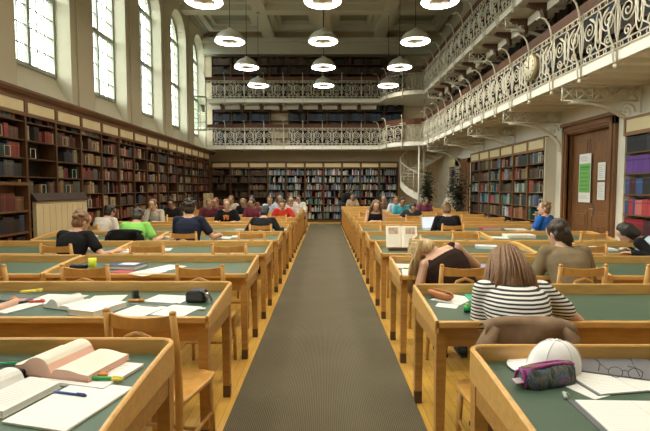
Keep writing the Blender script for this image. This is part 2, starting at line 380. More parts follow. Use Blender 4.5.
# ------------------------------------------------------------ bookcases
def make_case(name, label, w, depth, h, shelves, mats, frieze=None, cornice=0, base=.1, back=True, group=None, loc=(0, 0, 0), rz=0):
    """local: x along the front, y into the wall, z up; frieze = (z0, z1)"""
    t = thing(name, label, 'bookcase', loc, rz, group)
    c = MB(); c.box(0, .0, 0, .025, depth, h); c.box(w-.025, 0, 0, w, depth, h); c.box(0, .02, 0, w, depth, base); c.box(0, 0, h-.03, w, depth, h)
    c.build('carcass', mats[0], t)
    MB().box(.02, depth-.012, base, w-.02, depth, h-.02).build('back_panel', mats[1], t)
    for z in shelves: MB().box(.02, .012, z-.022, w-.02, depth-.012, z).build('shelf', mats[2], t)
    if frieze:
        f = MB(); f.box(.0, -.02, frieze[0]-.06, w, .02, frieze[0]); f.box(0, -.02, frieze[1], w, .02, frieze[1]+.04); f.box(0, -.02, frieze[0], .045, .02, frieze[1]); f.box(w-.045, -.02, frieze[0], w, .02, frieze[1])
        fo = f.build('frieze_frame', mats[3], t); MB().box(.045, -.004, frieze[0], w-.045, .01, frieze[1]).build('frieze_panel', CREAMP, fo)
    return t
# left wall: rz = +90deg: local x -> +Y, local y -> -X
ZL = [.15 + .312*i for i in range(9)]
LY0 = 7.92 - .89
left_rows = {}
first = None
NL = 15
def lm(i): return LY0 + .89*i
def LM(y): return Matrix.Translation((-5.1, y, 0)) @ Matrix.Rotation(PI/2, 4, 'Z')
for i in range(NL):
    lab = 'tall dark wood bookcase under the windows, %s bay from the near end' % od(i)
    if first is None:
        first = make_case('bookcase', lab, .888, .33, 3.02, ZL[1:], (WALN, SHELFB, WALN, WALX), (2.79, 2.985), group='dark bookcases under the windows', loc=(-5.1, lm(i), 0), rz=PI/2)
    else: dup(first, (-5.1, lm(i), 0), PI/2, lab)
mb = MB(); Y0, Y1 = LY0, lm(NL)
prof = [(-5.45, 3.02), (-5.08, 3.02), (-5.07, 3.06), (-5.03, 3.08), (-5.0, 3.13), (-5.0, 3.17), (-5.45, 3.17)]
mb.prism(prof, Y0, YB-.02, 'y'); tag(mb.build('cornice_moulding', WALX), 'long red-brown cornice moulding running along the tops of window-side bookcases', 'moulding')
# right wall: big case of six bays, one near case; rz = -90deg: local x -> -Y, local y -> +X
ZR = [.1, .41, .75, 1.08, 1.41, 1.75, 2.09]
def RM(y): return Matrix.Translation((4.95, y, 0)) @ Matrix.Rotation(-PI/2, 4, 'Z')
SHR = mat('right_shelf_wood', (.17, .085, .035), .45, noise=.3, scale=3)
FRR = mat('frieze_frame_wood', (.27, .13, .055), .45, noise=.3, scale=3)
rfirst = make_case('bookcase', 'cream framed bookcase right of the brown double door', .876, .25, 2.68, ZR[1:], (WALLR, WALLR, SHR, FRR), (2.42, 2.62), group='bookcases on the right wall', loc=(4.95, 7.67, 0), rz=-PI/2)
rdark = None
for i in range(6):
    if i == 0: rdark = rfirst2 = make_case('bookcase', 'cream ended dark bookcase left of the double door, first bay from the door', .876, .25, 2.68, ZR[1:], (SHR, SHELFB, SHR, FRR), (2.42, 2.62), group='bookcases on the right wall', loc=(4.95, 11.30, 0), rz=-PI/2); MB().box(.878, -.005, 0, .90, .25, 2.66).build('end_panel', WALLR, rfirst2); KIDS[rfirst2.name] = [o for o in rfirst2.children if not o.name.startswith('end_panel')]; continue
    dup(rfirst2, (4.95, 10.42+.88*(i+1), 0), -PI/2, 'cream framed bookcase left of the double door, %s bay from the door' % od(i))
# back wall: rz = 0: local x -> X, local y -> +Y ; ten bays
ZBk = [.14 + .327*i for i in range(7)]
BKX0 = -5.05
bfirst = None
for i in range(10):
    lab = 'dark wood bookcase on the back wall, %s bay from the left' % od(i)
    loc = (BKX0+.83*i, 20.55, 0)
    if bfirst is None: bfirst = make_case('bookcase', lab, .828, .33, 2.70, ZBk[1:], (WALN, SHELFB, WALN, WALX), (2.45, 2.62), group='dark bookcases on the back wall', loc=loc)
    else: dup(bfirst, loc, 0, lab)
# gallery bookcases along the back, two levels
gfirst = None
for lev, z0 in enumerate((3.3, 5.36)):
    for i in range(10):
        loc = (-5.05+.857*i, 20.82, z0)
        lab = 'dark gallery bookcase, %s balcony level, %s bay from the left' % (('lower', 'upper')[lev], od(i))
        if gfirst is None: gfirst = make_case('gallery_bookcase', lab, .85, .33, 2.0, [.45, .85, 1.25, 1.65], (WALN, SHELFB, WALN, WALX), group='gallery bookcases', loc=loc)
        else:
            g_ = dup(gfirst, loc, 0, lab)
            if lev == 0 and i == 3:                       # one bay stands empty with a pale back board
                for c_ in g_.children:
                    if c_.name.startswith('back_panel'): c_.material_slots[0].link = 'OBJECT'; c_.material_slots[0].material = WALLB
                g_['label'] = 'empty gallery bookcase with pale back board, lower balcony, fourth bay from the left'
for lev, z0 in enumerate((3.3, 5.36)):
    for i in range(16):
        dup(gfirst, (4.88, 18.6-.857*i, z0), -PI/2, 'dark gallery bookcase on the right wall, %s balcony level, %s from the far end' % (('lower', 'upper')[lev], od(i)))
# volumes: right near case first (largest in view)
def put_fixed(M, z, items, place, group, depth=.17):
    x = .03
    for i, (t, h, c, cn) in enumerate(items):
        c = shade(c, rnd.uniform(.9, 1.1))
        m = MB(); book_geo(m, Matrix.Identity(4), t, depth, h, c); o = m.build('book', BOOKM); o.matrix_world = M @ Matrix.Translation((x, .03, z))
        tag(o, '%s book, %s from left, %s' % (cn, od(i), place), 'book', group); INDIV.append(o); x += t+.002
bk = lambda c, n, k, h, t=.05: [(t*rnd.uniform(.92, 1.05), h, c, n)]*k
NEARC = 'of the bookcase right of the door'
put_fixed(RM(7.67), ZR[6], bk((.02, .022, .03), 'black', 9, .25, .052)+bk((.05, .05, .06), 'dark grey', 6, .26, .05), 'top shelf '+NEARC, 'books right of the door')
put_fixed(RM(7.67), ZR[5], bk((.17, .07, .36), 'purple', 17, .275, .046), 'second shelf '+NEARC, 'books right of the door')
put_fixed(RM(7.67), ZR[4], bk((.05, .08, .22), 'blue', 2, .24)+bk((.07, .02, .03), 'maroon', 3, .255)+bk((.04, .09, .25), 'blue', 3, .25)+bk((.03, .03, .035), 'black', 8, .24), 'third shelf '+NEARC, 'books right of the door')
put_fixed(RM(7.67), ZR[3], bk((.05, .07, .17), 'navy', 2, .22)+bk((.42, .04, .05), 'red', 2, .25)+bk((.04, .06, .16), 'navy', 1, .27)+bk((.55, .17, .17), 'pink', 3, .24)+bk((.45, .06, .07), 'red', 8, .25), 'fourth shelf '+NEARC, 'books right of the door')
put_fixed(RM(7.67), ZR[2], bk((.25, .02, .03), 'dark red', 9, .26)+bk((.06, .02, .03), 'maroon', 6, .25), 'fifth shelf '+NEARC, 'books right of the door')
BAYS = ['first', 'second', 'third', 'fourth', 'fifth', 'sixth', 'seventh', 'eighth']
SHN = ['bottom', 'second', 'third', 'fourth', 'fifth', 'sixth', 'seventh', 'eighth', 'ninth']
PANELY = (7.95, 9.72)          # cream panel hides the lower shelves of two bays
order = sorted(range(NL), key=lambda i: (i != 1, i != 2, i))
for i in order:
    for j, z in enumerate(ZL):
        if j == 8: hm = (.20, .26)
        else: hm = (.17, .27)
        if i in (1, 2) and z < 1.3: continue
        if rnd.random() < .04: continue
        ind = None
        if i in (0, 1, 2, 3) and z > .7: ind = ('near end, %s shelf up, %s bay of window-side bookcases' % (SHN[j], BAYS[i]), 'old books under the windows')
        put_row(LM(lm(i)+.03) @ Matrix.Translation((0, rnd.uniform(.02, .05), 0)), z, .83, PAL_OLD, hm[0], hm[1], .19, ind, dense=.8)
for i in range(10):
    for j, z in enumerate(ZBk):
        pal = PAL_NEW
        if i < 3: 
            if rnd.random() < .35: continue
            pal = PAL_DARK if rnd.random() < .7 else PAL_OLD
        put_row(Matrix.Translation((BKX0+.83*i+.03, 20.59, 0)), z, .77, pal, .16, .29, .2, None, dense=.93, tmin=.016, tmax=.045, runs=(1, 1, 1, 1, 2))
for i in range(6):
    for j, z in enumerate(ZR):
        pal = rnd.choice([PAL_OLD, PAL_NEW, PAL_DARK, PAL_OLD + PAL_NEW])
        put_row(RM(10.42+.88*(i+1)) @ Matrix.Translation((.04, .03, 0)), z, .80, pal, .2, .29, .17, None, dense=.88, tmin=.025, tmax=.055, runs=(1, 1, 2, 3, 5))
for lev, z0 in enumerate((3.3, 5.36)):
    for i in range(10):
        if lev == 0 and i == 3: continue
        for z in (.05, .45, .85, 1.25, 1.65):
            put_row(Matrix.Translation((-5.05+.857*i+.03, 20.85, z0)), z, .79, PAL_BLUE if lev == 0 else PAL_DARK, .22, .33, .2, None, dense=.9, tmin=.03, tmax=.06)
for lev, z0 in enumerate((3.3, 5.36)):
    for i in range(16):
        for z in (.05, .45, .85, 1.25, 1.65):
            put_row(Matrix.Translation((4.91, 18.6-.857*i-.03, z0)) @ Matrix.Rotation(-PI/2, 4, 'Z'), z, .79, PAL_DARK + PAL_BLUE, .22, .33, .2, None, dense=.9, tmin=.03, tmax=.06)
tag(REST.build('books', BOOKM), 'rows of small distant books filling the far left, back, gallery and right wall shelves', 'books', kind='stuff')
for i in range(3): pass
# cream door panel under the shelves, slanted ledge, low case left of it
t = thing('cupboard', 'low cream panelled cupboard against the left bookcases beside the near desks', 'cupboard', (-5.1, 7.98, 0), PI/2)
mb = MB(); mb.box(0, -.09, 0, 1.70, -.022, 1.27); mb.build('body', CREAMP, t)
for k in range(1, 9): MB().box(.19*k, -.096, .1, .19*k+.012, -.09, 1.2).build('batten', CREAMP, t)
mb = MB(); mb.prism([(-.12, 1.27), (-.022, 1.27), (-.022, 1.42), (-.12, 1.29)], -.02, 1.72, 'x'); mb.build('slanted_ledge', plain('black_brown_wood', (.035, .02, .012), .7), t)
t = thing('low_bookcase', 'low red-brown bookcase standing forward at the left edge', 'bookcase', (-4.84, 6.12, 0), PI/2)
c = MB(); c.box(0, 0, 0, .04, .25, 1.58); c.box(1.4, 0, 0, 1.44, .25, 1.58); c.box(0, .23, 0, 1.44, .25, 1.58); c.box(-.01, -.01, 1.55, 1.45, .25, 1.6); c.build('carcass', WALX, t)
for z in (.1, .45, .8, 1.15): MB().box(.04, .01, z-.03, 1.4, .23, z).build('shelf', WALX, t)
for z in (.1, .45, .8, 1.15):
    for i, (x, tt, h, cc, cn) in enumerate(row_books(1.3, PAL_DARK + PAL_OLD[:4], .2, .29, dense=.85, tmin=.03, tmax=.06)):
        if x < .5: continue
        m = MB(); book_geo(m, Matrix.Identity(4), tt, .17, h, cc); o = m.build('book', BOOKM); o.matrix_world = Matrix.Translation((-4.87, 6.12+.05+x, z)) @ Matrix.Rotation(PI/2, 4, 'Z')
        tag(o, '%s book, %s along the %s shelf of the low bookcase' % (cn, od(i), {.1: 'bottom', .45: 'second', .8: 'third', 1.15: 'top'}[z]), 'book', 'books in the low bookcase')
t = thing('cupboard', 'narrow cream cupboard at the far end of window-side bookcases', 'cupboard', (-5.08, 19.2, 0), PI/2)
MB().box(0, -.16, 0, 1.1, 0, 1.3).build('body', CREAMP, t); MB().box(.54, -.166, .05, .55, -.16, 1.25).build('door_gap', WALN, t)
# pale wire bookends on the left shelves
be0 = None
for n_, (i, j, f) in enumerate([(i_-1, j_, f_) for i_, j_, f_ in [(1, 6, .5), (1, 7, .2), (3, 4, .4), (4, 7, .7), (5, 3, .6), (5, 6, .9), (6, 7, .2), (7, 4, .6), (7, 6, .1), (8, 7, .5), (9, 6, .3), (9, 4, .7), (10, 7, .4), (11, 5, .5), (2, 6, .1), (2, 4, .55), (3, 7, .3), (4, 6, .2), (4, 3, .3), (5, 7, .5), (5, 5, .2), (6, 6, .7), (7, 7, .4), (8, 5, .3), (3, 5, .8), (6, 4, .1)]]):
    lab = 'pale bookend, %s shelf up, %s bay of the window-side bookcases' % (SHN[j], od(i))
    loc = (-5.11, lm(i)+.05+.6*f, ZL[j])
    if be0 is None:
        m = MB(); m.tube([(0, 0, .003), (0, 0, .17), (0, .14, .17), (0, .14, .003)], .006, 4, closed=True); m.box(-.1, 0, 0, 0, .14, .003)
        be0 = m.build('bookend', IRON); tag(be0, lab, 'bookend', 'pale bookends'); be0.location = loc
    else: o = be0.copy(); COL.objects.link(o); o.location = loc; o['label'] = lab

for n_, (y, j) in enumerate([(10.52, 2), (10.52, 3), (10.52, 4), (10.52, 5), (10.52, 6), (15.4, 3), (15.4, 4), (15.4, 5), (12.6, 6), (13.6, 4)]):
    o = be0.copy(); COL.objects.link(o); o.location = (4.96, y, ZR[j]); o.rotation_euler = (0, 0, 0); o['group'] = 'pale bookends on the right wall'
    o['label'] = 'pale bookend, %s shelf up, right wall bookcases, %s' % (SHN[j], {10.52: 'end nearest the door', 15.4: 'far end', 12.6: 'third bay', 13.6: 'fourth bay'}[y])

# ------------------------------------------------------------ double door on the right wall
d = bpy.data.objects.new('door_1', None); COL.objects.link(d); d['kind'] = 'structure'; d.location = (XR, (DY0+DY1)/2, 0); d.rotation_euler = (0, 0, -PI/2)
hw = (DY1-DY0)/2
mb = MB()          # local x -> -Y, local y -> +X
for s in (-1, 1):
    a, b2 = sorted((s*hw, s*(hw-.17))); mb.box(a, -.07, 0, b2, .02, DZ); a, b2 = sorted((s*(hw-.05), s*(hw-.12))); mb.box(a, -.095, 0, b2, -.07, DZ-.04)
    a, b2 = sorted((s*(hw-.13), s*(hw-.17))); mb.box(a, -.03, 0, b2, .2, DZ-.17)
mb.box(-hw, -.07, DZ-.17, hw, .02, DZ); mb.box(-hw-.03, -.11, DZ-.02, hw+.03, .02, DZ+.05); mb.box(-hw+.05, -.095, DZ-.12, hw-.05, -.07, DZ-.05); mb.box(-hw+.15, -.03, DZ-.19, hw-.15, .2, DZ-.15)
mb.build('door_frame', DOORW, d, .006)
for s in (-1, 1):
    x0, x1 = sorted((s*.006, s*(hw-.17))); lf = MB()
    lf.box(x0, .10, .01, x1, .15, DZ-.18)
    L = lf.build('door_leaf', DOORW, d, .004)
    for z0, z1 in ((.15, .55), (.68, 1.05), (1.95, 2.5)):
        p = MB(); p.box(x0+.12, .085, z0, x1-.12, .10, z1); p.box(x0+.18, .07, z0+.06, x1-.18, .085, z1-.06); p.build('door_panel', DOORW, L, .008)
h = MB(); h.box(.02, .085, .95, .055, .10, 1.2); h.tube([(.037, .09, 1.1), (.037, .03, 1.1), (.15, .03, 1.095)], .01, 6); h.build('door_handle', STEEL, d)
GREENP = mat('poster_green', (.16, .42, .10), .6); GREEND = mat('poster_dark_green', (.05, .25, .06), .6)
t = thing('poster', 'green and white notice poster taped to the left door leaf', 'poster', (XR+.068, 9.36, 1.22), -PI/2)
MB().box(-.21, -.002, 0, .21, .002, .98).build('sheet', PAPER, t)
MB().box(-.195, -.004, .2, .195, -.002, .78).build('green_field', GREENP, t)
m = MB()
for k in range(6): m.box(-.17, -.0055, .26+.08*k, .1+.05*(k % 2), -.004, .275+.08*k)
m.box(-.17, -.0055, .69, .17, -.004, .73); m.build('text_lines', GREEND, t)
m = MB()
for k in range(3): m.box(-.18, -.004, .84+.035*k, .08, -.002, .85+.035*k)
m.box(-.18, -.004, .08, .16, -.002, .09); m.box(-.18, -.004, .12, .1, -.002, .13); m.build('text_rows', INK, t)
for (z, lab) in ((1.66, 'upper white notice sheet taped to the right door leaf'), (1.28, 'lower white notice sheet taped to the right door leaf')):
    t = thing('notice_sheet', lab, 'notice', (XR+.083, 8.82, z), -PI/2, 'white notices on the door')
    MB().box(-.12, -.002, 0, .12, .002, .34).build('sheet', PAPER, t); m = MB()
    for k in range(7): m.box(-.09, -.004, .05+.038*k, .09-.04*(k % 3), -.002, .058+.038*k)
    m.build('text_lines', INK, t)
# a second, darker door deeper along the right wall
d2 = bpy.data.objects.new('door_2', None); COL.objects.link(d2); d2['kind'] = 'structure'; d2.location = (XR, 17.3, 0); d2.rotation_euler = (0, 0, -PI/2)
mb = MB(); mb.box(-.75, -.06, 0, -.6, 0, 2.6); mb.box(.6, -.06, 0, .75, 0, 2.6); mb.box(-.75, -.06, 2.45, .75, 0, 2.6); mb.build('door_frame', DOORW, d2)
mb = MB(); mb.box(-.6, -.03, 0, .6, 0, 2.45); lf = mb.build('door_leaf', WALX, d2); MB().box(-.45, -.045, 1.3, .45, -.03, 2.3).build('door_panel', WALX, lf); MB().box(-.45, -.045, .2, .45, -.03, 1.1).build('door_panel', WALX, lf)

# ------------------------------------------------------------ balconies
ZB = [3.19, 5.19]; XE, YE = 3.9, 20.0
def ell_arc(k0=0, k1=12, off=0): return [(XE - (1.5-off)*math.cos(PI/2*k/12), YE+0 - (1.8-off)*math.sin(PI/2*k/12)) for k in range(k0, k1+1)]
NEARY = 4.2
for lev, z in enumerate(ZB):
    mb = MB()
    poly = [(-5.12, YE), (XE-1.5, YE)] + ell_arc(1) + [(XE, NEARY), (XR, NEARY), (XR, YB), (-5.12, YB)]
    mb.prism(poly, z+.04, z+.17); o = struct('trim_%d' % (5+lev), mb, SLABM)
    mb = MB()                                            # white fascia strip along the edge
    path = [(-5.12, YE), (XE-1.5, YE)] + ell_arc(1) + [(XE, NEARY)]
    for (a, b2), (c, e) in zip(path, path[1:]):
        v = Vector((c-a, e-b2, 0)); nn = Vector((v.y, -v.x, 0)).normalized()*.03
        if nn.length == 0: continue
        nn = -nn if (nn.y > 0 or nn.x > 0) else nn
        P = [Vector((a, b2, z)), Vector((c, e, z)), Vector((c, e, z+.13)), Vector((a, b2, z+.13))]
        mb.add(P + [p + nn for p in P], [(0,1,2,3),(4,5,6,7),(0,1,5,4),(3,2,6,7),(0,3,7,4),(1,2,6,5)])
    mb.build('fascia', WHITEP, o)
    rb = MB()                                            # ribs under the right balcony
    y = NEARY+.3
    while y < 18: rb.box(XE+.05, y, z-.02, XR, y+.08, z+.045); y += .425
    rb.build('soffit_ribs', SLABM, o)
    hr = MB()                                            # slanted timber handrail board
    pts = [(-5.12, YE), (XE-1.5, YE)] + ell_arc(1) + [(XE, NEARY)]
    zt = z+.84
    for (a, b2), (c, e) in zip(pts, pts[1:]):
        v = Vector((c-a, e-b2, 0)); nn = Vector((v.y, -v.x, 0)).normalized()
        nn = -nn if (nn.y > 0 or nn.x > 0) else nn
        A = Vector((a, b2, zt)); B = Vector((c, e, zt)); u = nn*.05 + Vector((0, 0, .22)); th = -nn*.025
        P = [A, B, B+u, A+u]; hr.add(P + [p + th for p in P], [(0,1,2,3),(4,5,6,7),(0,1,5,4),(3,2,6,7),(0,3,7,4),(1,2,6,5)])
    tag(hr.build('handrail_board', RAILW), 'red-brown timber handrail board along the %s balcony railing' % ('lower', 'upper')[lev], 'handrail')
# scrollwork section: local x along, z up, outward = -y ; width PW, height .82
PW = .857
def spiral(cx, cz, r0, turns, a0, dirn, n=26, r1=.012):
    return [(cx + (r0+(r1-r0)*k/n)*math.cos(a0+dirn*2*PI*turns*k/n), 0, cz + (r0+(r1-r0)*k/n)*math.sin(a0+dirn*2*PI*turns*k/n)) for k in range(n+1)]
def scroll_mesh(pw):
    m = MB(); r = .0115
    m.tube([(0, 0, .06), (pw, 0, .06)], .013, 4); m.tube([(0, 0, .14), (pw, 0, .14)], .011, 4); m.tube([(0, 0, .80), (pw, 0, .80)], .013, 4); m.tube([(0, 0, .72), (pw, 0, .72)], .011, 4)
    for k in range(5): cx = pw*(k+.5)/5; m.tube([(cx+.032*math.cos(a*PI/4), 0, .76+.032*math.sin(a*PI/4)) for a in range(8)], .008, 4, closed=True); m.tube([(cx+.032*math.cos(a*PI/4), 0, .10+.032*math.sin(a*PI/4)) for a in range(8)], .008, 4, closed=True)
    for s in (-1, 1):
        cx = pw/2 + s*pw*.27
        m.tube(spiral(cx, .50, .17, 2.2, PI/2, s), r, 4); m.tube(spiral(cx, .235, .085, 1.6, -PI/2, -s), r, 4)
        m.tube([(cx+s*.17*0, 0, .67), (pw/2 + s*.06, 0, .55), (pw/2+s*.03, 0, .4), (pw/2+s*.07, 0, .25), (cx, 0, .15)], r, 4)
        m.tube([(pw/2+s*pw*.5, 0, .68), (pw/2+s*pw*.44, 0, .5), (pw/2+s*pw*.46, 0, .3), (pw/2+s*pw*.5, 0, .18)], .009, 4)
    m.tube([(pw/2+.075*math.cos(a*PI/8), 0, .43+.27*math.sin(a*PI/8)) for a in range(16)], r, 4, closed=True)
    m.tube([(pw/2+.04*math.cos(a*PI/6), 0, .43+.17*math.sin(a*PI/6)) for a in range(12)], .009, 4, closed=True)
    return m
def make_rail(name, label, loc, rz, group):
    t = thing(name, label, 'railing', loc, rz, group)
    scroll_mesh(PW).build('scroll_panel', IRON, t)
    p = MB(); p.tube([(0, 0, -.10), (0, 0, .80)], .016, 5)
    p.tube([(0, -.02, -.16), (0, -.05, -.10), (0, -.06, -.02), (0, -.05, .08), (0, -.11, .22), (0, -.13, .36), (0, -.09, .52), (0, -.04, .64), (0, -.03, .72)], .014, 5)
    p.tube([(0, -.035, .70), (0, -.065, .86), (0, -.10, .97), (0, -.165, 1.05), (0, -.24, 1.08), (0, -.285, 1.06)], .016, 5); p.ell((0, -.29, 1.05), (.025, .025, .025), seg=6, rings=4); p.ell((0, -.02, -.17), (.03, .03, .035), seg=6, rings=4)
    p.build('post', IRON, t)
    return t
rfirst = None
for lev, z in enumerate(ZB):
    nm = ('lower', 'upper')[lev]; zz = z+.10; secs = []
    for i in range(9): secs.append(((-5.12+.834*i, YE-.035), 0, 'back run, %s from the left' % od(i), .973))
    ap = ell_arc(0, 12); pts = [Vector((a, b2)) for a, b2 in ap]; cum = [0]
    for a, b2 in zip(pts, pts[1:]): cum.append(cum[-1]+(b2-a).length)
    def at(s):
        for k in range(len(cum)-1):
            if s <= cum[k+1]+1e-6: return pts[k].lerp(pts[k+1], (s-cum[k])/(cum[k+1]-cum[k]))
        return pts[-1]
    for k in range(3):
        a, b2 = at(cum[-1]*k/3), at(cum[-1]*(k+1)/3); v = b2-a
        secs.append(((a.x-.03, a.y-.03), math.atan2(v.y, v.x), 'rounded corner, %s from the back' % od(k), v.length/PW))
    n = int((18.2-NEARY)/PW)
    for i in range(n): secs.append(((XE-.035, 18.2-PW*i), -PI/2, 'right run, %s from the far corner' % od(i)))
    for s in secs:
        lab = 'cream scrollwork iron railing section, %s balcony %s' % (nm, s[2]); loc = (s[0][0], s[0][1], zz)
        if rfirst is None: rfirst = o = make_rail('railing_section', lab, loc, s[1], 'scrollwork railing sections')
        else: o = dup(rfirst, loc, s[1], lab)
        if len(s) > 3: o.scale = (s[3], 1, 1)
# cream valance panels with dark brackets under the upper balcony
v0 = None
def val(loc, rz, lab):
    global v0
    if v0 is None:
        v0 = thing('valance_panel', lab, 'panel', loc, rz, 'valance panels under the upper balcony')
        MB().box(.09, 0, -.17, PW-.09, .03, 0).build('panel', SLABM, v0)
        b = MB(); b.prism([(-.35, 0), (.03, 0), (.03, -.3), (-.02, -.3), (-.08, -.12), (-.35, -.05)], -.06, .06, 'x'); b.build('bracket', WALN, v0)
    else: dup(v0, loc, rz, lab)
for i in range(9): val((-5.36+PW*i, 20.5, 5.15), 0, 'cream valance panel under the upper balcony, back run, %s from the left' % od(i))
for i in range(14): val((4.35, 17.9-PW*i, 5.15), -PI/2, 'cream valance panel under the upper balcony, right run, %s from far corner' % od(i))
# lattice brackets carrying the right balconies
def make_bracket(label, loc):
    t = thing('balcony_bracket', label, 'bracket', loc, 0, 'lattice brackets under the balconies')
    m = MB(); L = XR-XE; H_ = .24
    for dy in (0,):
        m.tube([(0, dy, 0), (L, dy, 0)], .022, 4); m.tube([(.02, dy, -H_), (L, dy, -H_)], .016, 4); m.tube([(0.02, dy, 0), (0.02, dy, -H_)], .018, 4)
        for k in range(5):
            a = L*k/5; b2 = L*(k+1)/5; m.tube([(a, dy, 0), (b2, dy, -H_)], .014, 4); m.tube([(a, dy, -H_), (b2, dy, 0)], .014, 4); m.tube([(b2, dy, 0), (b2, dy, -H_)], .012, 4)
    m.build('lattice_arm', IRON, t)
    c = MB()
    for dy in (-.035, .035): c.tube([(.15 + (L-.17)*math.sin(PI/2*k/10), dy, -H_-.03 - .62*(1-math.cos(PI/2*k/10))) for k in range(11)], .024, 5)
    c.build('curved_brace', IRON, t)
    s = MB(); s.tube(spiral(L-.22, -.42, .15, 1.8, 0, 1), .012, 4); s.build('scroll', IRON, t)
    w = MB(); w.box(L-.03, -.06, -.95, L, .06, 0); w.build('wall_plate', IRON, t)
    return t
b0 = None
for lev, z in enumerate(ZB):
    for i in range(6):
        y = 5.2+2.5*i; lab = 'cream lattice bracket under %s right balcony, %s from the near end' % (('lower', 'upper')[lev], od(i))
        if lev == 1 and i == 0: continue
        if b0 is None: b0 = make_bracket(lab, (XE, y, z-.0))
        else: dup(b0, (XE, y, z), 0, lab)
# wall clock hung on the lower balcony railing
t = thing('clock', 'round cream wall clock hung on the lower right balcony railing', 'clock', (XE-.10, 8.62, 3.72), 0)
Mx = Matrix.Rotation(-PI/2, 4, 'Y')
MB().lathe([(.24, -.02), (.25, 0), (.25, .03), (.22, .045)], 28, M=Mx).build('case', mat('clock_brass', (.32, .26, .14), .4, metal=.6), t)
MB().lathe([(.215, .03), (.215, .047)], 28, M=Mx).build('dial', mat('clock_dial', (.70, .66, .48), .6), t)
m = MB()
for k in range(12):
    A = Matrix.Rotation(PI*k/6, 4, 'X'); m.box(-.051, -.008, .155, -.046, .008, .20, M=A)
m.build('hour_marks', BLACKP, t)
m = MB(); m.box(-.056, -.008, -.03, -.05, .008, .17, M=Matrix.Rotation(R(5), 4, 'X')); m.box(-.06, -.01, -.03, -.053, .01, .11, M=Matrix.Rotation(R(-70), 4, 'X')); m.build('hands', BLACKP, t)

# ------------------------------------------------------------ spiral stair in the far right corner
t = thing('spiral_stair', 'white iron spiral staircase curving down beside the back bookcases', 'staircase', (4.2, 19.6, 0))
def sp(k, r, z0): a = R(7) + R(363)*k; return (r*math.cos(a), r*math.sin(a), z0)
N = 24
st = MB(); ra = MB(); bal = MB()
outer = [sp(k/N, 1.0, 3.2-3.1*k/N) for k in range(N+1)]
for (p, q) in zip(outer, outer[1:]):
    P = [Vector(p), Vector(q)]; st.add([P[0]+Vector((0, 0, -.15)), P[1]+Vector((0, 0, -.15)), P[1]+Vector((0, 0, .14)), P[0]+Vector((0, 0, .14))] + [Vector((v.x*.97, v.y*.97, v.z)) for v in (P[0]+Vector((0, 0, -.15)), P[1]+Vector((0, 0, -.15)), P[1]+Vector((0, 0, .14)), P[0]+Vector((0, 0, .14)))], [(0,1,2,3),(4,5,6,7),(0,1,5,4),(3,2,6,7),(0,3,7,4),(1,2,6,5)])
st.build('stringer', WHITEP, t)
for k in range(N):
    a, b2 = outer[k], outer[k+1]; z = a[2]; m = MB(); m.prism([(0.05*a[0], .05*a[1]), (a[0]*.97, a[1]*.97), (b2[0]*.97, b2[1]*.97), (.05*b2[0], .05*b2[1])], z-.03, z); m.build('tread', IRON, t)
ra.tube([(p[0], p[1], p[2]+.95) for p in outer], .025, 5); ra.build('handrail', IRON, t)
for p in outer: bal.tube([p, (p[0], p[1], p[2]+.95)], .012, 4)
bal.build('balusters', IRON, t)
MB().tube([(0, 0, 0), (0, 0, 5.2)], .05, 8).build('newel_post', IRON, t)
tag(MB().tube([(3.72, 18.3, 0), (3.72, 18.3, 3.2)], .04, 8).build('column', IRON), 'thin cream iron column holding the rounded corner of the balcony', 'column')
# ------------------------------------------------------------ pendant lamps
LAMPX = [-2.57, -.05, 2.44]; ZLm = 5.46
LDIF = emis('lamp_diffuser', (1.0, .90, .70), LAMP_E)
LMET = mat('lamp_spun_metal', (.72, .70, .64), .32, metal=.55)
l0 = None
for j, y in enumerate([18.0, 15.34, 12.68, 10.02, 7.36, 4.7, 2.04]):
    for i, x in enumerate(LAMPX):
        lab = 'domed metal pendant lamp, %s column, %s from the back wall' % (('left', 'middle', 'right')[i], od(j))
        if l0 is None:
            l0 = thing('pendant_lamp', lab, 'lamp', (x, y, ZLm), 0, 'pendant lamps over the reading desks')
            MB().lathe([(.40, 0), (.405, .02), (.385, .07), (.33, .16), (.25, .235), (.16, .28), (.10, .30), (.07, .33), (.05, .36), (.0, .37)], 28).build('shade', LMET, l0)
            MB().lathe([(.085, .012), (.385, -.012), (.398, .004), (.085, .03)], 28).build('diffuser', LDIF, l0)
            MB().lathe([(.0, -.012), (.05, -.012), (.085, -.004), (.10, .02), (0, .025)], 20).build('reflector', mat('lamp_reflector', (.62, .6, .52), .3, metal=.9), l0)
            sp_ = bpy.data.lights.new('lamp_light', 'SPOT'); sp_.energy = SPOT_W; sp_.color = (1.0, .91, .76); sp_.spot_size = R(128); sp_.spot_blend = .55; sp_.shadow_soft_size = .3
            so = bpy.data.objects.new('lamp_light', sp_); COL.objects.link(so); so.parent = l0; so.location = (0, 0, -.04)
            MB().tube([(0, 0, .36), (0, 0, ZBM-ZLm)], .01, 5).build('rod', BLACKP, l0)
            MB().lathe([(.07, -.09), (.08, 0)], 12, (0, 0, ZBM-ZLm)).build('ceiling_rose', LMET, l0)
        else: dup(l0, (x, y, ZLm), 0, lab)

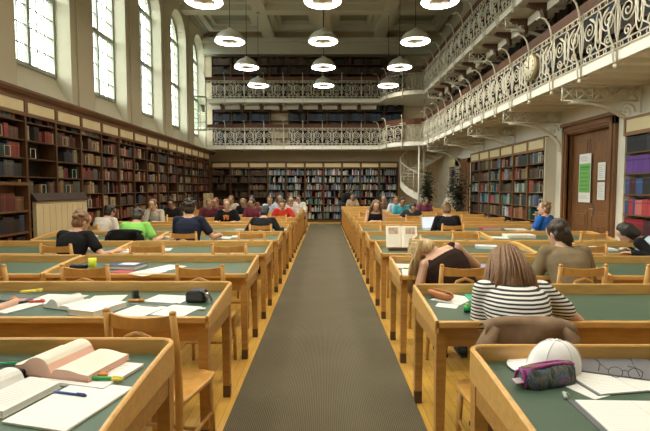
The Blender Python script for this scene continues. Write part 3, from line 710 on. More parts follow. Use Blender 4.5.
# ------------------------------------------------------------ reading desks
DW, DD = 1.775, .72
def make_desk(label, loc, rz):
    t = thing('reading_desk', label, 'desk', loc, rz, 'green topped reading desks')
    hx, hy, th = DW/2, DD/2, .022
    MB().box(-hx+th-.002, -hy+.03, .735, hx-th+.002, hy-th+.002, .757).build('desktop', LEATH, t)
    MB().box(-hx+.002, -hy, .728, hx-.002, -hy+.034, .764).build('front_edge', OAKX, t, .006)
    # rim: U-shaped, rounded at the rear corners, dropping towards the front
    rc = .075; path = []
    zt = lambda y: .772 + (.83-.772)*min(1, max(0, (y+hy)/(DD*.80)))**.8
    for k in range(8): path.append((-hx, -hy + (DD-rc)*k/7, 1))
    for k in range(1, 6): a = PI - PI/2*k/5; path.append((-hx+rc+rc*math.cos(a), hy-rc+rc*math.sin(a), 1))
    path += [(hx-rc, hy, 1)]
    for k in range(1, 6): a = PI/2 - PI/2*k/5; path.append((hx-rc+rc*math.cos(a), hy-rc+rc*math.sin(a), 1))
    for k in range(1, 8): path.append((hx, hy-rc - (DD-rc)*k/7, 1))
    m = MB(); K = len(path); vs = []
    for i, (x, y, _) in enumerate(path):
        a = Vector(path[max(i-1, 0)][:2]); b2 = Vector(path[min(i+1, K-1)][:2]); v = (b2-a).normalized(); nn = Vector((v.y, -v.x))*th
        z = zt(y); zi = z-.004
        vs += [(x, y, .70), (x, y, z-.006), (x+nn.x*.3, y+nn.y*.3, z), (x+nn.x*.8, y+nn.y*.8, z), (x+nn.x, y+nn.y, z-.006), (x+nn.x, y+nn.y, .70)]
    fs = [(i*6+j, (i+1)*6+j, (i+1)*6+(j+1) % 6, i*6+(j+1) % 6) for i in range(K-1) for j in range(6)] + [tuple(range(6)), tuple(range((K-1)*6, K*6))]
    m.add(vs, fs, 0, False); m.build('rim', OAKX, t)
    a = MB(); a.box(-hx+.03, -hy+.05, .61, hx-.03, -hy+.075, .735); a.box(-hx+.03, hy-.075, .58, hx-.03, hy-.05, .735)
    a.box(-hx+.02, -hy+.05, .60, -hx+.045, hy-.05, .735); a.box(hx-.045, -hy+.05, .60, hx-.02, hy-.05, .735); a.build('apron', OAK, t)
    for sx in (-1, 1):
        for sy in (-1, 1):
            x = sx*(hx-.045); y = sy*(hy-.06); a_, b_ = .03, .024
            m = MB(); m.add([(x-a_, y-a_, .735), (x+a_, y-a_, .735), (x+a_, y+a_, .735), (x-a_, y+a_, .735), (x-b_, y-b_, .085), (x+b_, y-b_, .085), (x+b_, y+b_, .085), (x-b_, y+b_, .085)], [(0,1,2,3),(4,5,6,7),(0,1,5,4),(1,2,6,5),(2,3,7,6),(3,0,4,7)])
            lg = m.build('leg', OAK, t); MB().box(x-.025, y-.025, 0, x+.025, y+.025, .085).build('foot_cap', SOCK, lg)
    return t
REAR = [1.955, 3.22, 4.56, 5.9, 7.26, 8.62]           # rear rims of rows looking at the back wall
FRONT = [y-DD for y in REAR]
NEARR = [9.28+1.335*k for k in range(7)]             # near rims of rows looking at the camera
desk0 = None
for r in range(13):
    for s in (-1, 1):
        for c in range(2):
            if r < 2 and c == 1: continue
            y = (REAR[r]-DD/2) if r < 6 else (NEARR[r-6]+DD/2); rz = 0 if r < 6 else PI
            if s < 0 and r < 3: y += .09
            x = s*(.65 + DW*(c+.5) + .003*c) - (.012 if s < 0 else (.042 if r < 2 else .02))
            lab = 'oak reading desk with green top, %s row from the front, %s side, %s' % (od(r), 'left' if s < 0 else 'right', 'beside the aisle' if c == 0 else 'beside the bookcases')
            if desk0 is None: desk0 = make_desk(lab, (x, y, 0), rz)
            else: dup(desk0, (x, y, 0), rz, lab)

# ------------------------------------------------------------ chairs
def make_chair(label, loc, rz):
    t = thing('reading_chair', label, 'chair', loc, rz, 'light wooden reading chairs')
    s = MB(); s.prism([(-.2, -.19), (.2, -.19), (.215, .1), (.2, .2), (.12, .225), (-.12, .225), (-.2, .2), (-.215, .1)], .43, .455); s.build('seat', CHW, t, .008)
    for sx in (-1, 1):
        m = MB(); m.tube([(sx*.19, -.24, 0), (sx*.185, -.2, .25), (sx*.18, -.185, .45), (sx*.178, -.195, .68), (sx*.175, -.225, .90)], [.016, .018, .021, .020, .017], 8)
        m.ell((sx*.175, -.225, .905), (.018, .018, .014), seg=8, rings=5); m.build('rear_leg', CHW, t)
        m = MB(); m.tube([(sx*.185, .2, 0), (sx*.175, .18, .43)], [.014, .02], 8); m.build('front_leg', CHW, t)
        m = MB(); m.tube([(sx*.188, -.2, .22), (sx*.182, .19, .22)], .011, 6); m.build('side_stretcher', CHW, t)
    MB().tube([(-.182, 0, .22), (.182, 0, .22)], .011, 6).build('cross_stretcher', CHW, t)
    m = MB(); K = 8
    for k in range(K):
        x0, x1 = -.17+.34*k/K, -.17+.34*(k+1)/K; f = lambda x: -.218-.035*(1-(x/.17)**2); zt_ = lambda x: .893-.012*(1-(x/.17)**2)
        vs = []
        for x in (x0, x1):
            vs += [(x, f(x), .822), (x, f(x)-.004, zt_(x)), (x, f(x)+.014, zt_(x)), (x, f(x)+.016, .822)]
        m.add(vs, [(0, 1, 5, 4), (1, 2, 6, 5), (2, 3, 7, 6), (3, 0, 4, 7)])
    m.build('top_rail', CHW, t)
    m = MB(); m.tube([(-.095, -.19, .455), (-.095, -.205, .60), (-.09, -.22, .71), (-.06, -.238, .782), (0, -.246, .808), (.06, -.238, .782), (.09, -.22, .71), (.095, -.205, .60), (.095, -.19, .455)], .0135, 6); m.build('bentwood_bow', CHW, t)
    return t
chair0 = None
def put_chair(x, y, rz, label):
    global chair0
    if chair0 is None: chair0 = make_chair(label, (x, y, 0), rz); return chair0
    return dup(chair0, (x, y, 0), rz, label)
#CHAIRS#
# ------------------------------------------------------------ people
DG = None
def remesh(mb, name, mt, voxel, smooth=4, parent=None):
    me = mb.mesh(name + '_src', mt); o = bpy.data.objects.new(name, me); COL.objects.link(o)
    md = o.modifiers.new('r', 'REMESH'); md.mode = 'VOXEL'; md.voxel_size = voxel; md.use_smooth_shade = True
    ms = o.modifiers.new('s', 'SMOOTH'); ms.iterations = smooth; ms.factor = .5
    dg = bpy.context.evaluated_depsgraph_get(); ev = o.evaluated_get(dg)
    nm = bpy.data.meshes.new_from_object(ev, depsgraph=dg); o.modifiers.clear(); o.data = nm; nm.name = name; bpy.data.meshes.remove(me)
    nm.materials.clear(); nm.materials.append(mt)
    for p in nm.polygons: p.use_smooth = True
    if parent: o.parent = parent
    return o
SKIN = mat('skin_light', (.60, .36, .25), .5, noise=.08, scale=10); SKIN2 = mat('skin_far_dimmed', (.44, .25, .165), .5, noise=.08, scale=10)  # second skin is for far readers, darkened: shade on them put into the colour
def hairm(n, c): return mat(n, c, .5, noise=.55, scale=9, stretch=(9, 9, 1.2), bump=.35)
H_BROWN = hairm('brown_hair', (.25, .125, .055)); H_DARK = hairm('dark_brown_hair', (.045, .026, .016)); H_BLACK = hairm('black_hair', (.018, .014, .012))
H_BLOND = hairm('blonde_hair', (.74, .54, .28)); H_RED = hairm('reddish_hair', (.24, .085, .03)); H_LBR = hairm('light_brown_hair', (.26, .15, .07)); H_GREY = hairm('grey_brown_hair', (.16, .12, .09))
EYEM = plain('eye_dark', (.03, .02, .015), .3); LIPM = plain('lip', (.42, .16, .13), .5)
JEANS = mat('denim', (.05, .075, .13), .85, noise=.3, scale=20); DARKT = mat('dark_trousers', (.03, .03, .033), .85); KHAKI = mat('khaki_trousers', (.30, .24, .15), .85)
SHOE = plain('dark_shoe', (.035, .03, .028), .5)
def cloth(n, c): return mat(n, c, .9, noise=.18, scale=9, bump=.12, spec=.15)
def ik(s, t, a, b, pole):
    d = t - s; L = d.length; L2 = min(L, (a+b)*.995); d.normalize(); t = s + d*L2
    x = (a*a - b*b + L2*L2)/(2*L2); h = math.sqrt(max(a*a - x*x, 0)); p = pole - d*pole.dot(d); p.normalize()
    return s + d*x + p*h, t
def person(label, x, y, rz, top, topmat, sleeve='short', lean=20, side=0, head=(0, 20, 0), hL=None, hR=None, hair=('short', None), skin=None, pants=None, near=False, stand=False, face=False, k=.97, vest=None, neckhole=.07, pole=None, group=None, fingers=True, hip=None, knees=None):
    skin = skin or (SKIN if near else SKIN2); pants = pants or JEANS; vox = .0085 if near else .017; e = .013 if near else .02
    t = thing('person', label, 'person', (x, y, 0), rz, group); t.scale = (k, k, k)
    l = R(lean); sd = R(side); V = Vector
    hipz = .92 if stand else .54
    P = V((0, 0, hipz))
    def D(f): return V((math.sin(sd*f), math.sin(l*f)*math.cos(sd*f), math.cos(l*f)*math.cos(sd*f))).normalized()
    d1, d2, d3 = D(.5), D(1), D(1.2)
    Wt = P + d1*.175; Ch = Wt + d2*.185; Sh = Ch + d3*.12; Nb = Sh + d3*.05
    def ax(d): u = V((1, 0, 0)); u = (u - d*u.dot(d)).normalized(); return u, d.cross(u)
    def ring(c, d, ru, rw): u, w = ax(d); return (c, u*ru, w*rw)
    tor = [ring(P - V((0, 0, .09)), V((0, 0, 1)), .13, .10), ring(P - V((0, 0, .05)), V((0, 0, 1)), .175, .125), ring(P + d1*.05, d1, .175, .125), ring(Wt, d1, .145, .105), ring(Wt+d2*.1, d2, .155, .11), ring(Ch, d2, .172, .118), ring(Ch+d3*.07, d3, .178, .105), ring(Sh, d3, .145, .08), ring(Sh+d3*.03, d3, .085, .062), ring(Nb, d3, .058, .056)]
    yaw, pit, rol = [R(a) for a in head]
    HM = (Matrix.Rotation(sd*.8, 3, 'Y') @ Matrix.Rotation(yaw, 3, 'Z') @ Matrix.Rotation(-pit - l*.35, 3, 'X') @ Matrix.Rotation(rol, 3, 'Y'))
    nd = (d3 + HM @ V((0, 0, 1))).normalized(); Hc = Nb + nd*.06 + HM @ V((0, .022, .075))
    u3, w3 = ax(d3)
    S = [Sh + d3*.005 - u3*.165, Sh + d3*.005 + u3*.165]
    tg = [hL or (-.13, .40, .80), hR or (.14, .38, .80)]
    B = MB(); B.loft(tor); B.cap(Nb - d3*.05, Hc - HM @ V((0, .02, .05)), .056, .052)
    B.ell(Hc, (.073, .093, .115), HM); B.ell(Hc + HM @ V((0, .032, -.062)), (.052, .055, .055), HM); B.ell(Hc + HM @ V((0, .03, .05)), (.066, .066, .062), HM)
    B.cap(Hc + HM @ V((0, .092, .012)), Hc + HM @ V((0, .108, -.022)), .009, .014, 8)
    for s in (-1, 1): B.ell(Hc + HM @ V((s*.075, -.01, -.008)), (.012, .022, .033), HM, 8, 6)
    B.ell(Hc + HM @ V((0, .083, .025)), (.05, .012, .01), HM, 10, 6)
    for s in (-1, 1): B.cap(Nb - d3*.01, S[(s+1)//2] - (S[(s+1)//2]-Nb)*.12 + d3*.0, .045, .046)
    arms = []
    for i, s in enumerate((-1, 1)):
        pl = V(pole[i]) if pole and pole[i] else V((s*.5, -.45, -.8))
        el, wr = ik(S[i].copy(), V(tg[i]), .285, .25, pl); arms.append((S[i], el, wr))
        B.cap(S[i], el, .047, .037); B.cap(el, wr, .037, .026); B.ell(S[i], (.052, .052, .052))
        fd = (wr-el).normalized(); hd = (fd + V((-s*.35, .3, -.2))).normalized(); hd.z = max(hd.z, -.25) if not stand else hd.z; hd.normalize()
        up = V((0, 0, 1)); sx = hd.cross(up).normalized(); up = sx.cross(hd)
        pc = wr + hd*.05
        for q in range(4):
            o_ = (q-1.5)*.02; kn = wr + hd*(.088 - abs(q-1.3)*.004) + sx*o_*1.05; B.cap(wr + sx*o_*.6, kn, .015, .012, 8)
            fl = (.040, .046, .043, .034)[q if s < 0 else q]
            f1 = kn + (hd*.93 - up*.38)*fl; f2 = f1 + (hd*.6 - up*.8)*fl*.8; B.cap(kn, f1, .0095, .0088, 8); B.cap(f1, f2, .0088, .0075, 8)
        inn = -sx if s > 0 else sx
        inn = inn if inn.dot(V((-s, 0, 0))) > 0 else -inn
        th0 = wr + hd*.025 + inn*.022; th1 = th0 + (hd*.6 + inn*.65 - up*.25)*.042; th2 = th1 + (hd*.9 + inn*.1 - up*.2)*.034
        B.cap(th0, th1, .0145, .0105, 8); B.cap(th1, th2, .0105, .0085, 8)
    legs = []
    for s in (-1, 1):
        h0 = P + V((s*.09, .02, -.02))
        if stand: kn, an = V((s*.09, .05, .50)), V((s*.09, 0, .09))
        else: kn, an = V((s*.11, .42, .515)), V((s*.10, .36, .09))
        legs.append((h0, kn, an)); B.cap(h0, kn, .078, .055); B.cap(kn, an, .054, .036); B.cap(an + V((0, .0, -.03)), an + V((0, .13, -.055)), .035, .028)
    remesh(B, 'body', skin, vox, 3, t)
    C = MB(); tr = []
    for c, u, w in tor[1:]:
        ru, rw = u.length, w.length; tr.append((c, u*(1+e/ru), w*(1+e/rw)))
    tr[-2] = (tr[-2][0], tr[-2][1]*.98, tr[-2][2]*.98); tr = tr[1:-1] if sleeve != 'none' else tr[1:-2]
    C.loft(tr)
    if sleeve != 'none':
        for s_ in S: C.cap(Nb - d3*.028 + (s_-Nb)*.30, s_, .045+e*.8, .050+e)
    for (s0, el, wr), s in zip(arms, (-1, 1)):
        if sleeve == 'none': C.cap(s0 + V((-s*.035, 0, .012)), s0 + V((-s*.05, 0, -.12)), .045, .06); continue
        C.ell(s0, (.052+e, .052+e, .052+e))
        if sleeve == 'short': C.cap(s0, s0.lerp(el, .62), .052+e, .050+e)
        elif sleeve == 'mid': C.cap(s0, el, .052+e, .043+e); C.cap(el, el.lerp(wr, .3), .043+e, .040+e)
        else: C.cap(s0, el, .052+e, .042+e); C.cap(el, wr, .042+e, .032+e)
    remesh(C, top, topmat, vox, 3, t)
    if vest: VM = MB(); VM.loft([(c, u*(1+(e+.013)/u.length), w*(1+(e+.013)/w.length)) for c, u, w in tor[2:-2]]); remesh(VM, 'vest', vest, vox, 3, t)
    Q = MB(); Q.loft([(c, u*(1+e/u.length), w*(1+e/w.length)) for c, u, w in tor[:3]])
    for h0, kn, an in legs: Q.cap(h0, kn, .078+e, .058+e); Q.cap(kn, an, .058+e, .045+e)
    remesh(Q, 'trousers', pants, vox*1.3, 3, t)
    for h0, kn, an in legs:
        m = MB(); m.cap(an + V((0, -.02, -.035)), an + V((0, .15, -.05)), .045, .036, 10); m.box(an.x-.04, an.y-.065, 0, an.x+.04, an.y+.18, .022); m.build('shoe', SHOE, t)
    # hair
    st, hm = hair
    if st:
        A = MB(); hp = lambda a: Hc + HM @ V(a); rr = random.Random(int(x*100)+int(y*10))
        A.ell(hp((0, -.016, .024)), (.084, .098, .112), HM); A.ell(hp((0, -.04, -.03)), (.074, .07, .075), HM)
        if st in ('short', 'tousled'):
            for q in range(16 if st == 'tousled' else 8):
                a = rr.uniform(0, 2*PI); zz = rr.uniform(.02, .12); r_ = .075*math.sqrt(max(.05, 1-(zz-.02)**2/.0144)); A.ell(hp((r_*math.cos(a), -.022+r_*1.1*math.sin(a), zz)), (.03, .03, .022), HM, 8, 6)
        if st == 'nape':
            A.cap(hp((0, -.05, -.01)), hp((.012, -.068, -.115)), .064, .036); A.ell(hp((0, -.03, .03)), (.088, .10, .108), HM)
            for q in range(14): a = rr.uniform(0, 2*PI); zz = rr.uniform(-.05, .11); r_ = .082*math.sqrt(max(.05, 1-(zz-.02)**2/.0144)); A.ell(hp((r_*math.cos(a), -.035+min(r_*1.1*math.sin(a), .07), zz)), (.024, .024, .034), HM, 8, 6)
        if st == 'bob':
            for q in range(20):
                a = R(200 + 140*q/19 - (0)); A.cap(hp((.075*math.cos(a), -.01+.085*math.sin(a), .04)), hp((.072*math.cos(a), -.03+.075*math.sin(a), -.095)), .023, .019, 8)
            A.ell(hp((0, -.045, -.055)), (.072, .06, .07), HM)
        if st == 'bun': A.ell(hp((0, -.09, .085)), (.042, .042, .036), HM); A.ell(hp((0, -.095, .09)), (.03, .05, .028), HM)
        if st == 'long':
            for q in range(26):
                a = R(165 + 210*q/25); top_ = hp((.05*math.cos(a), -.01+.05*math.sin(a), .10)); mid = hp((.09*math.cos(a), -.012+.098*math.sin(a), -.01)); dn = hp((.105*math.cos(a), -.02+.10*math.sin(a), -.10))
                en = dn + V((math.cos(a)*.035, -.045 + .02*math.sin(a), -.10 - rr.uniform(0, .06))) + (HM @ V((0, 0, -.05)))
                A.tube([top_, mid, dn, en], [.022, .027, .027, .006], 7)
            A.ell(hp((0, -.05, -.06)), (.085, .06, .10), HM)
        if st == 'hang':           # long hair falling forward and down from a drooping head
            for q in range(40):
                a = 2*PI*q/40; sp_ = rr.uniform(.6, 1.0); a0 = hp((.06*math.cos(a)*sp_, -.03+.07*math.sin(a)*sp_, .10)); b_ = hp((.098*math.cos(a)*sp_, -.01+.105*math.sin(a)*sp_, .03))
                c_ = b_ + V((math.cos(a)*.055-.01, .0, -.12)); d_ = c_ + V((rr.uniform(-.03, .03)+math.cos(a)*.02, -.02, -.16 - rr.uniform(0, .08)))
                A.tube([a0, b_, c_, d_], [.02, .024, .021, .005], 7)
        o = remesh(A, 'hair', hm, vox*.9, 2, t)
        if near and st in ('long', 'hang', 'bob', 'nape'):      # separate locks over the mass
            L = MB(); nL = 150
            for q in range(nL):
                a = R(rr.uniform(150, 390) if st != 'nape' else rr.uniform(200, 340)) if st != 'hang' else rr.uniform(0, 2*PI)
                if st == 'long':
                    j = rr.uniform(.96, 1.09); w_ = rr.uniform(-.02, .02)
                    pts = [hp((.02*math.cos(a), -.02+.03*math.sin(a), .137)), hp((.075*math.cos(a)*j, -.016+.088*math.sin(a)*j, .09)), hp((.112*math.cos(a)*j, -.014+.118*math.sin(a)*j, -.01)), hp((.13*math.cos(a)*j, -.022+.125*math.sin(a)*j, -.10))]
                    pts.append(pts[-1] + V((math.cos(a)*.045+w_, -.04, -.12 - rr.uniform(0, .07))) + HM @ V((0, 0, -.05)))
                    L.tube(pts, [.003, .0065, .007, .006, .0015], 5)
                elif st == 'hang':
                    s1 = rr.uniform(.75, 1.12); pts = [hp((.05*math.cos(a)*s1, -.03+.05*math.sin(a)*s1, .128)), hp((.105*math.cos(a)*s1, -.01+.11*math.sin(a)*s1, .04))]
                    pts.append(pts[-1] + V((math.cos(a)*.06-.01, .03*math.sin(a), -.12))); pts.append(pts[-1] + V((rr.uniform(-.03, .02), 0, -.16 - rr.uniform(0, .08))))
                    L.tube(pts, [.003, .006, .006, .0015], 5)
                else:
                    pts = [hp((.02*math.cos(a), -.02, .136)), hp((.088*math.cos(a), -.012+.1*math.sin(a), .04)), hp((.085*math.cos(a)*(.6 if st == 'nape' else 1), -.03+.085*math.sin(a)-(.02 if st == 'nape' else 0), -.105))]; L.tube(pts, [.003, .007, .003], 5)
            lo = L.build('hair_locks', hm, o)
    if face:
        for s in (-1, 1):
            m = MB(); m.ell(Hc + HM @ V((s*.03, .083, .008)), (.012, .008, .007), HM, 8, 6); m.build('eye', EYEM, t)
        m = MB(); m.ell(Hc + HM @ V((0, .088, -.062)), (.022, .006, .007), HM, 8, 6); m.build('mouth', LIPM, t)
    return t, Hc, HM
FR = FRONT; hipY = lambda r: FR[r]-.12
STRIPE = wave_mat('striped_jersey', (.78, .77, .74), (.022, .022, .03), 15.5, 'Z', thr=.53)
B_ = PI
person('person in black and white striped tee with long brown hair, at second right desk', 1.05, hipY(1)-.06, 0, 'shirt', STRIPE, lean=34, head=(-3, 34, 6), hL=(-.06, .46, .80), hR=(.24, .44, .80), pole=((-.35, -.5, -.9), (1, -.25, -.7)), hair=('long', H_BROWN), near=True)
person('person in olive brown sweater with dark hair seen from behind, third right desk', 2.04, hipY(2), 0, 'sweater', cloth('olive_brown_knit', (.23, .175, .105)), sleeve='mid', lean=25, head=(20, 12, 0), hair=('nape', H_DARK), near=True)
person('blonde person in dark brown tank top slumped sideways over the third right desk', 1.15, hipY(2)+.0, 0, 'tank_top', cloth('dark_brown_jersey', (.030, .016, .012)), sleeve='none', lean=26, side=-24, head=(18, 42, -48), hL=(-.35, .16, .38), hR=(-.02, .42, .80), pole=((-.6, -.5, -.2), (1, -.1, -.3)), hair=('hang', H_BLOND), near=True)
person('person at the right edge in black sleeves and pale blue vest, head bent low', 3.88, hipY(3)+.05, R(48), 'shirt', cloth('black_jersey', (.014, .014, .016)), vest=cloth('pale_blue_cotton', (.45, .56, .66)), sleeve='long', lean=44, head=(8, 34, 0), hL=(-.28, .32, .80), hR=(-.02, .40, .80), hair=('bob', H_BLACK), near=True)
person('person in bright blue tee propping head on hand below right bookcase', 3.80, hipY(5)+.03, R(34), 'shirt', cloth('bright_blue_jersey', (.02, .115, .46)), lean=8, head=(34, -10, 10), hL=(-.36, .34, .80), hR=(.09, .22, 1.02), k=.96, hair=('short', H_LBR), near=True)
person('person in black sweater with blonde bun seen from behind at sixth right desk', 2.10, hipY(5), 0, 'sweater', cloth('black_knit', (.012, .012, .016)), sleeve='long', lean=16, head=(0, 12, 0), hair=('bun', H_LBR), near=True)
person('person in black tee with brown hair reaching right, fourth left row', -2.86, hipY(3), R(-8), 'shirt', cloth('black_cotton', (.012, .012, .014)), lean=22, head=(-22, 14, 0), hL=(-.1, .40, .80), hR=(.44, .36, .80), hair=('tousled', H_BROWN), near=True)
person('person in lime green tee with dark hair seen from behind, fifth left row', -2.72, hipY(4), 0, 'shirt', cloth('lime_green_jersey', (.25, .62, .13)), lean=24, head=(6, 30, 0), hR=(.32, .34, .80), hair=('short', H_DARK), near=True)
person('person in dark navy tee with dark tousled hair, fifth left row near aisle', -1.93, hipY(4), R(-5), 'shirt', cloth('navy_jersey', (.022, .028, .055)), lean=10, head=(4, 6, 0), hR=(.33, .36, .80), hair=('tousled', H_DARK), near=True, k=1.03)
person('person in white shirt with short dark hair, sixth left row', -3.86, hipY(5), R(-14), 'shirt', cloth('white_shirt_cotton', (.62, .58, .53)), sleeve='long', lean=30, head=(-10, 10, 0), hair=('short', H_BLACK), near=True)
person('person in black top with black hair bent over sixth left desk beside the aisle', -1.07, hipY(5), 0, 'shirt', cloth('black_top', (.014, .014, .017)), sleeve='long', lean=30, head=(0, 22, 0), hL=(-.30, .38, .80), hR=(.32, .36, .80), hair=('short', H_BLACK), near=True)
# hand reaching in from the left edge
person('person at the left edge, only a bare forearm and hand with yellow pen showing', -2.34, 2.46, R(-6), 'shirt', cloth('grey_jersey', (.25, .25, .27)), lean=22, head=(-10, 25, 0), hL=(-.12, .42, .80), hR=(.33, .50, .80), pole=(None, (.6, -.4, -.8)), hair=('short', H_BROWN), near=True)
# readers facing the camera from beyond the seventh rim
def hipN(k): return NEARR[k] + DD + .12
EMB = plain('orange_print', (.55, .16, .03), .7)
p = person('person in black tee with orange print facing us, seventh left row', -2.13, hipN(0), B_, 'shirt', cloth('black_cotton', (.012, .012, .014)), lean=12, head=(8, 12, 0), hL=(-.2, .36, .82), hR=(.2, .36, .82), hair=('tousled', H_BROWN), face=True, near=True)[0]
m = MB(); m.ell((0, .245, .93), (.07, .01, .035), Matrix.Rotation(R(-12), 3, 'X'), 12, 6); m.ell((-.03, .23, .885), (.03, .01, .04), None, 10, 6); m.ell((.04, .23, .88), (.02, .01, .03), None, 10, 6); m.build('chest_print', EMB, p)
person('person in pale checked shirt, chin on hand, facing us, seventh left row', -3.72, hipN(0), B_-.1, 'shirt', cloth('pale_check_cotton', (.50, .46, .38)), sleeve='long', lean=12, head=(4, 14, 0), hR=(.06, .25, 1.06), hair=('short', H_LBR), face=True, near=True)
person('person in dark top facing us behind the checked shirt, eighth left row', -3.75, hipN(1), B_, 'sweater', cloth('dark_wool', (.03, .022, .02)), sleeve='long', lean=16, head=(-6, 24, 0), hair=('short', H_DARK), face=True)
person('person in red tee facing us beside the aisle, eighth left row', -1.04, hipN(1), B_, 'shirt', cloth('red_jersey', (.62, .05, .035)), lean=22, head=(0, 26, 0), hL=(-.22, .36, .82), hR=(.22, .36, .82), hair=('short', H_DARK), face=True, near=True)
person('person with long light brown hair in black top facing us, seventh right row', 1.1, hipN(0), B_, 'tank_top', cloth('black_cotton', (.012, .012, .014)), sleeve='none', lean=16, head=(0, 26, 0), hL=(-.08, .36, .83), hR=(.10, .36, .83), hair=('long', H_LBR), face=True, near=True)
person('person in dark grey tee with head down facing us, eighth right row', 2.12, hipN(1), B_, 'shirt', cloth('dark_grey_jersey', (.05, .055, .06)), lean=34, head=(0, 34, 0), hL=(-.32, .34, .83), hR=(.32, .34, .83), hair=('short', H_BLACK), face=True)
FARP = [(-2.87, 1, 'maroon', (.13, .03, .04), 'long', 'short', H_BROWN, 'left of the orange print tee'), (-1.76, 1, 'dark maroon', (.16, .03, .05), 'long', 'bob', H_DARK, 'eighth left row'),
        (-2.96, 2, 'brown red', (.15, .05, .04), 'long', 'short', H_RED, 'ninth left row, far from the aisle'), (-2.2, 2, 'black', (.015, .015, .02), 'long', 'short', H_BROWN, 'ninth left row, middle seat'), (-.95, 2, 'pinkish white', (.60, .48, .44), 'short', 'bob', H_LBR, 'ninth left row beside the aisle'),
        (-2.84, 3, 'light beige', (.50, .42, .33), 'short', 'tousled', H_LBR, 'tenth left row, far seat'), (-1.7, 3, 'light blue', (.42, .55, .72), 'short', 'short', H_BROWN, 'tenth left row'), (-2.39, 4, 'brown', (.16, .09, .06), 'long', 'short', H_DARK, 'eleventh left row, far seat'),
        (-1.5, 4, 'peach', (.55, .34, .25), 'short', 'long', H_BROWN, 'eleventh left row, middle seat'), (-.84, 4, 'white and black', (.62, .60, .56), 'long', 'short', H_BLACK, 'eleventh left row beside the aisle'),
        (2.12, 2, 'teal', (.05, .33, .42), 'short', 'short', H_DARK, 'ninth right row'), (2.16, 3, 'pale blue', (.50, .62, .72), 'short', 'tousled', H_RED, 'tenth right row'), (3.0, 3, 'plum', (.20, .05, .10), 'long', 'short', H_DARK, 'tenth right row by the plant'), (1.95, 4, 'brown', (.20, .12, .08), 'short', 'short', H_LBR, 'eleventh right row'),
        (1.08, 6, 'pale brown', (.42, .30, .20), 'short', 'bob', H_BROWN, 'last right row beside the aisle')]
for (x, k_, cn, c, sl, hs, hm, where) in FARP:
    person('distant person in %s top facing us, %s' % (cn, where), x, hipN(k_), B_ + rnd.uniform(-.2, .2), 'shirt', cloth('top_'+cn.replace(' ', '_'), c), sleeve=sl, lean=rnd.uniform(10, 24), head=(rnd.uniform(-15, 15), rnd.uniform(10, 26), 0), hair=(hs, hm), face=True)
person('person in black standing at far end of aisle, leaning over last right desk', .72, 18.9, R(-80), 'shirt', cloth('black_cotton', (.012, .012, .014)), sleeve='short', lean=34, head=(0, 8, 0), hL=(-.05, .50, 1.0), hR=(.15, .45, .95), hair=('bob', H_BLACK), pants=DARKT, stand=True, face=True, k=.95)

# ------------------------------------------------------------ chairs in place
SIDE = {-1: 'left', 1: 'right'}
def seat(x, r, where, rz=0):
    put_chair(x, (FR[r]-.085) if r < 6 else hipN(r-6)-.03, rz + (0 if r < 6 else PI), where)
EMPTY = 'empty light wooden chair, '
seat(-1.03, 0, EMPTY + 'nearest left desk, back at the bottom left corner')
seat(-.86, 1, EMPTY + 'turned slightly, second left row beside the aisle', R(-10))
put_chair(-2.36, 2.46-.02, R(-6), 'light wooden chair of the person at the left edge')
for x, w in ((-.97, 'beside the aisle'), (-1.86, 'second from the aisle'), (-2.66, 'third from the aisle')): seat(x, 2, EMPTY + 'third left row, ' + w)
for x, w in ((-1.02, 'beside the aisle'), (-1.9, 'second from the aisle')): seat(x, 3, EMPTY + 'fourth left row, ' + w)
seat(-2.84, 3, 'light wooden chair under the person in black tee, fourth left row', R(-8))
seat(-1.0, 4, EMPTY + 'fifth left row, beside the aisle'); seat(-1.93, 4, 'light wooden chair under the person in navy tee'); seat(-2.72, 4, 'light wooden chair under the person in lime green tee')
seat(-1.07, 5, 'light wooden chair under the person in black top, sixth left row'); seat(-3.86, 5, 'light wooden chair under the person in white shirt', R(-14)); seat(-2.1, 5, EMPTY + 'sixth left row, middle of the row')
put_chair(.93, FR[1]-.085-.10, 0, 'light wooden chair with a brown jacket hung over its back').scale = (1, 1, .955)
seat(1.08, 2, 'light wooden chair behind the slumped blonde person'); seat(2.0, 2, 'light wooden chair behind the person in olive sweater'); seat(2.68, 2, EMPTY + 'third right row, at the right edge')
seat(1.1, 3, EMPTY + 'fourth right row, beside the aisle'); seat(2.82, 3, EMPTY + 'fourth right row, right of the olive sweater'); seat(3.88, 3, 'light wooden chair under the person with pale blue vest', R(30))
seat(1.92, 4, EMPTY + 'fifth right row, in front of the person with a bun'); seat(3.66, 4, EMPTY + 'fifth right row, in front of the double door'); seat(1.05, 4, EMPTY + 'fifth right row, beside the aisle')
seat(2.12, 5, 'light wooden chair under the person with the bun'); seat(3.82, 5, 'light wooden chair under the person in bright blue tee', R(25)); seat(1.1, 5, EMPTY + 'sixth right row, beside the aisle')
for x, k_, w in ((-2.13, 0, 'orange print tee'), (-3.72, 0, 'pale checked shirt'), (-3.75, 1, 'dark top behind the checked shirt'), (-1.04, 1, 'red tee'), (1.1, 0, 'long light brown hair'), (2.12, 1, 'dark grey tee with head down')):
    seat(x, 6+k_, 'light wooden chair under the person with ' + w)
for (x, k_, cn, c, sl, hs, hm, where) in FARP: seat(x, 6+k_, 'distant chair of the person in %s top, %s' % (cn, where))
seat(2.0, 6, EMPTY + 'seventh right row, second from the aisle'); seat(2.9, 6, EMPTY + 'seventh right row, third from the aisle'); seat(-1.05, 6, EMPTY + 'seventh left row, beside the aisle'); seat(1.05, 7, EMPTY + 'eighth right row, beside the aisle'); seat(3.0, 7, EMPTY + 'eighth right row, third from aisle')

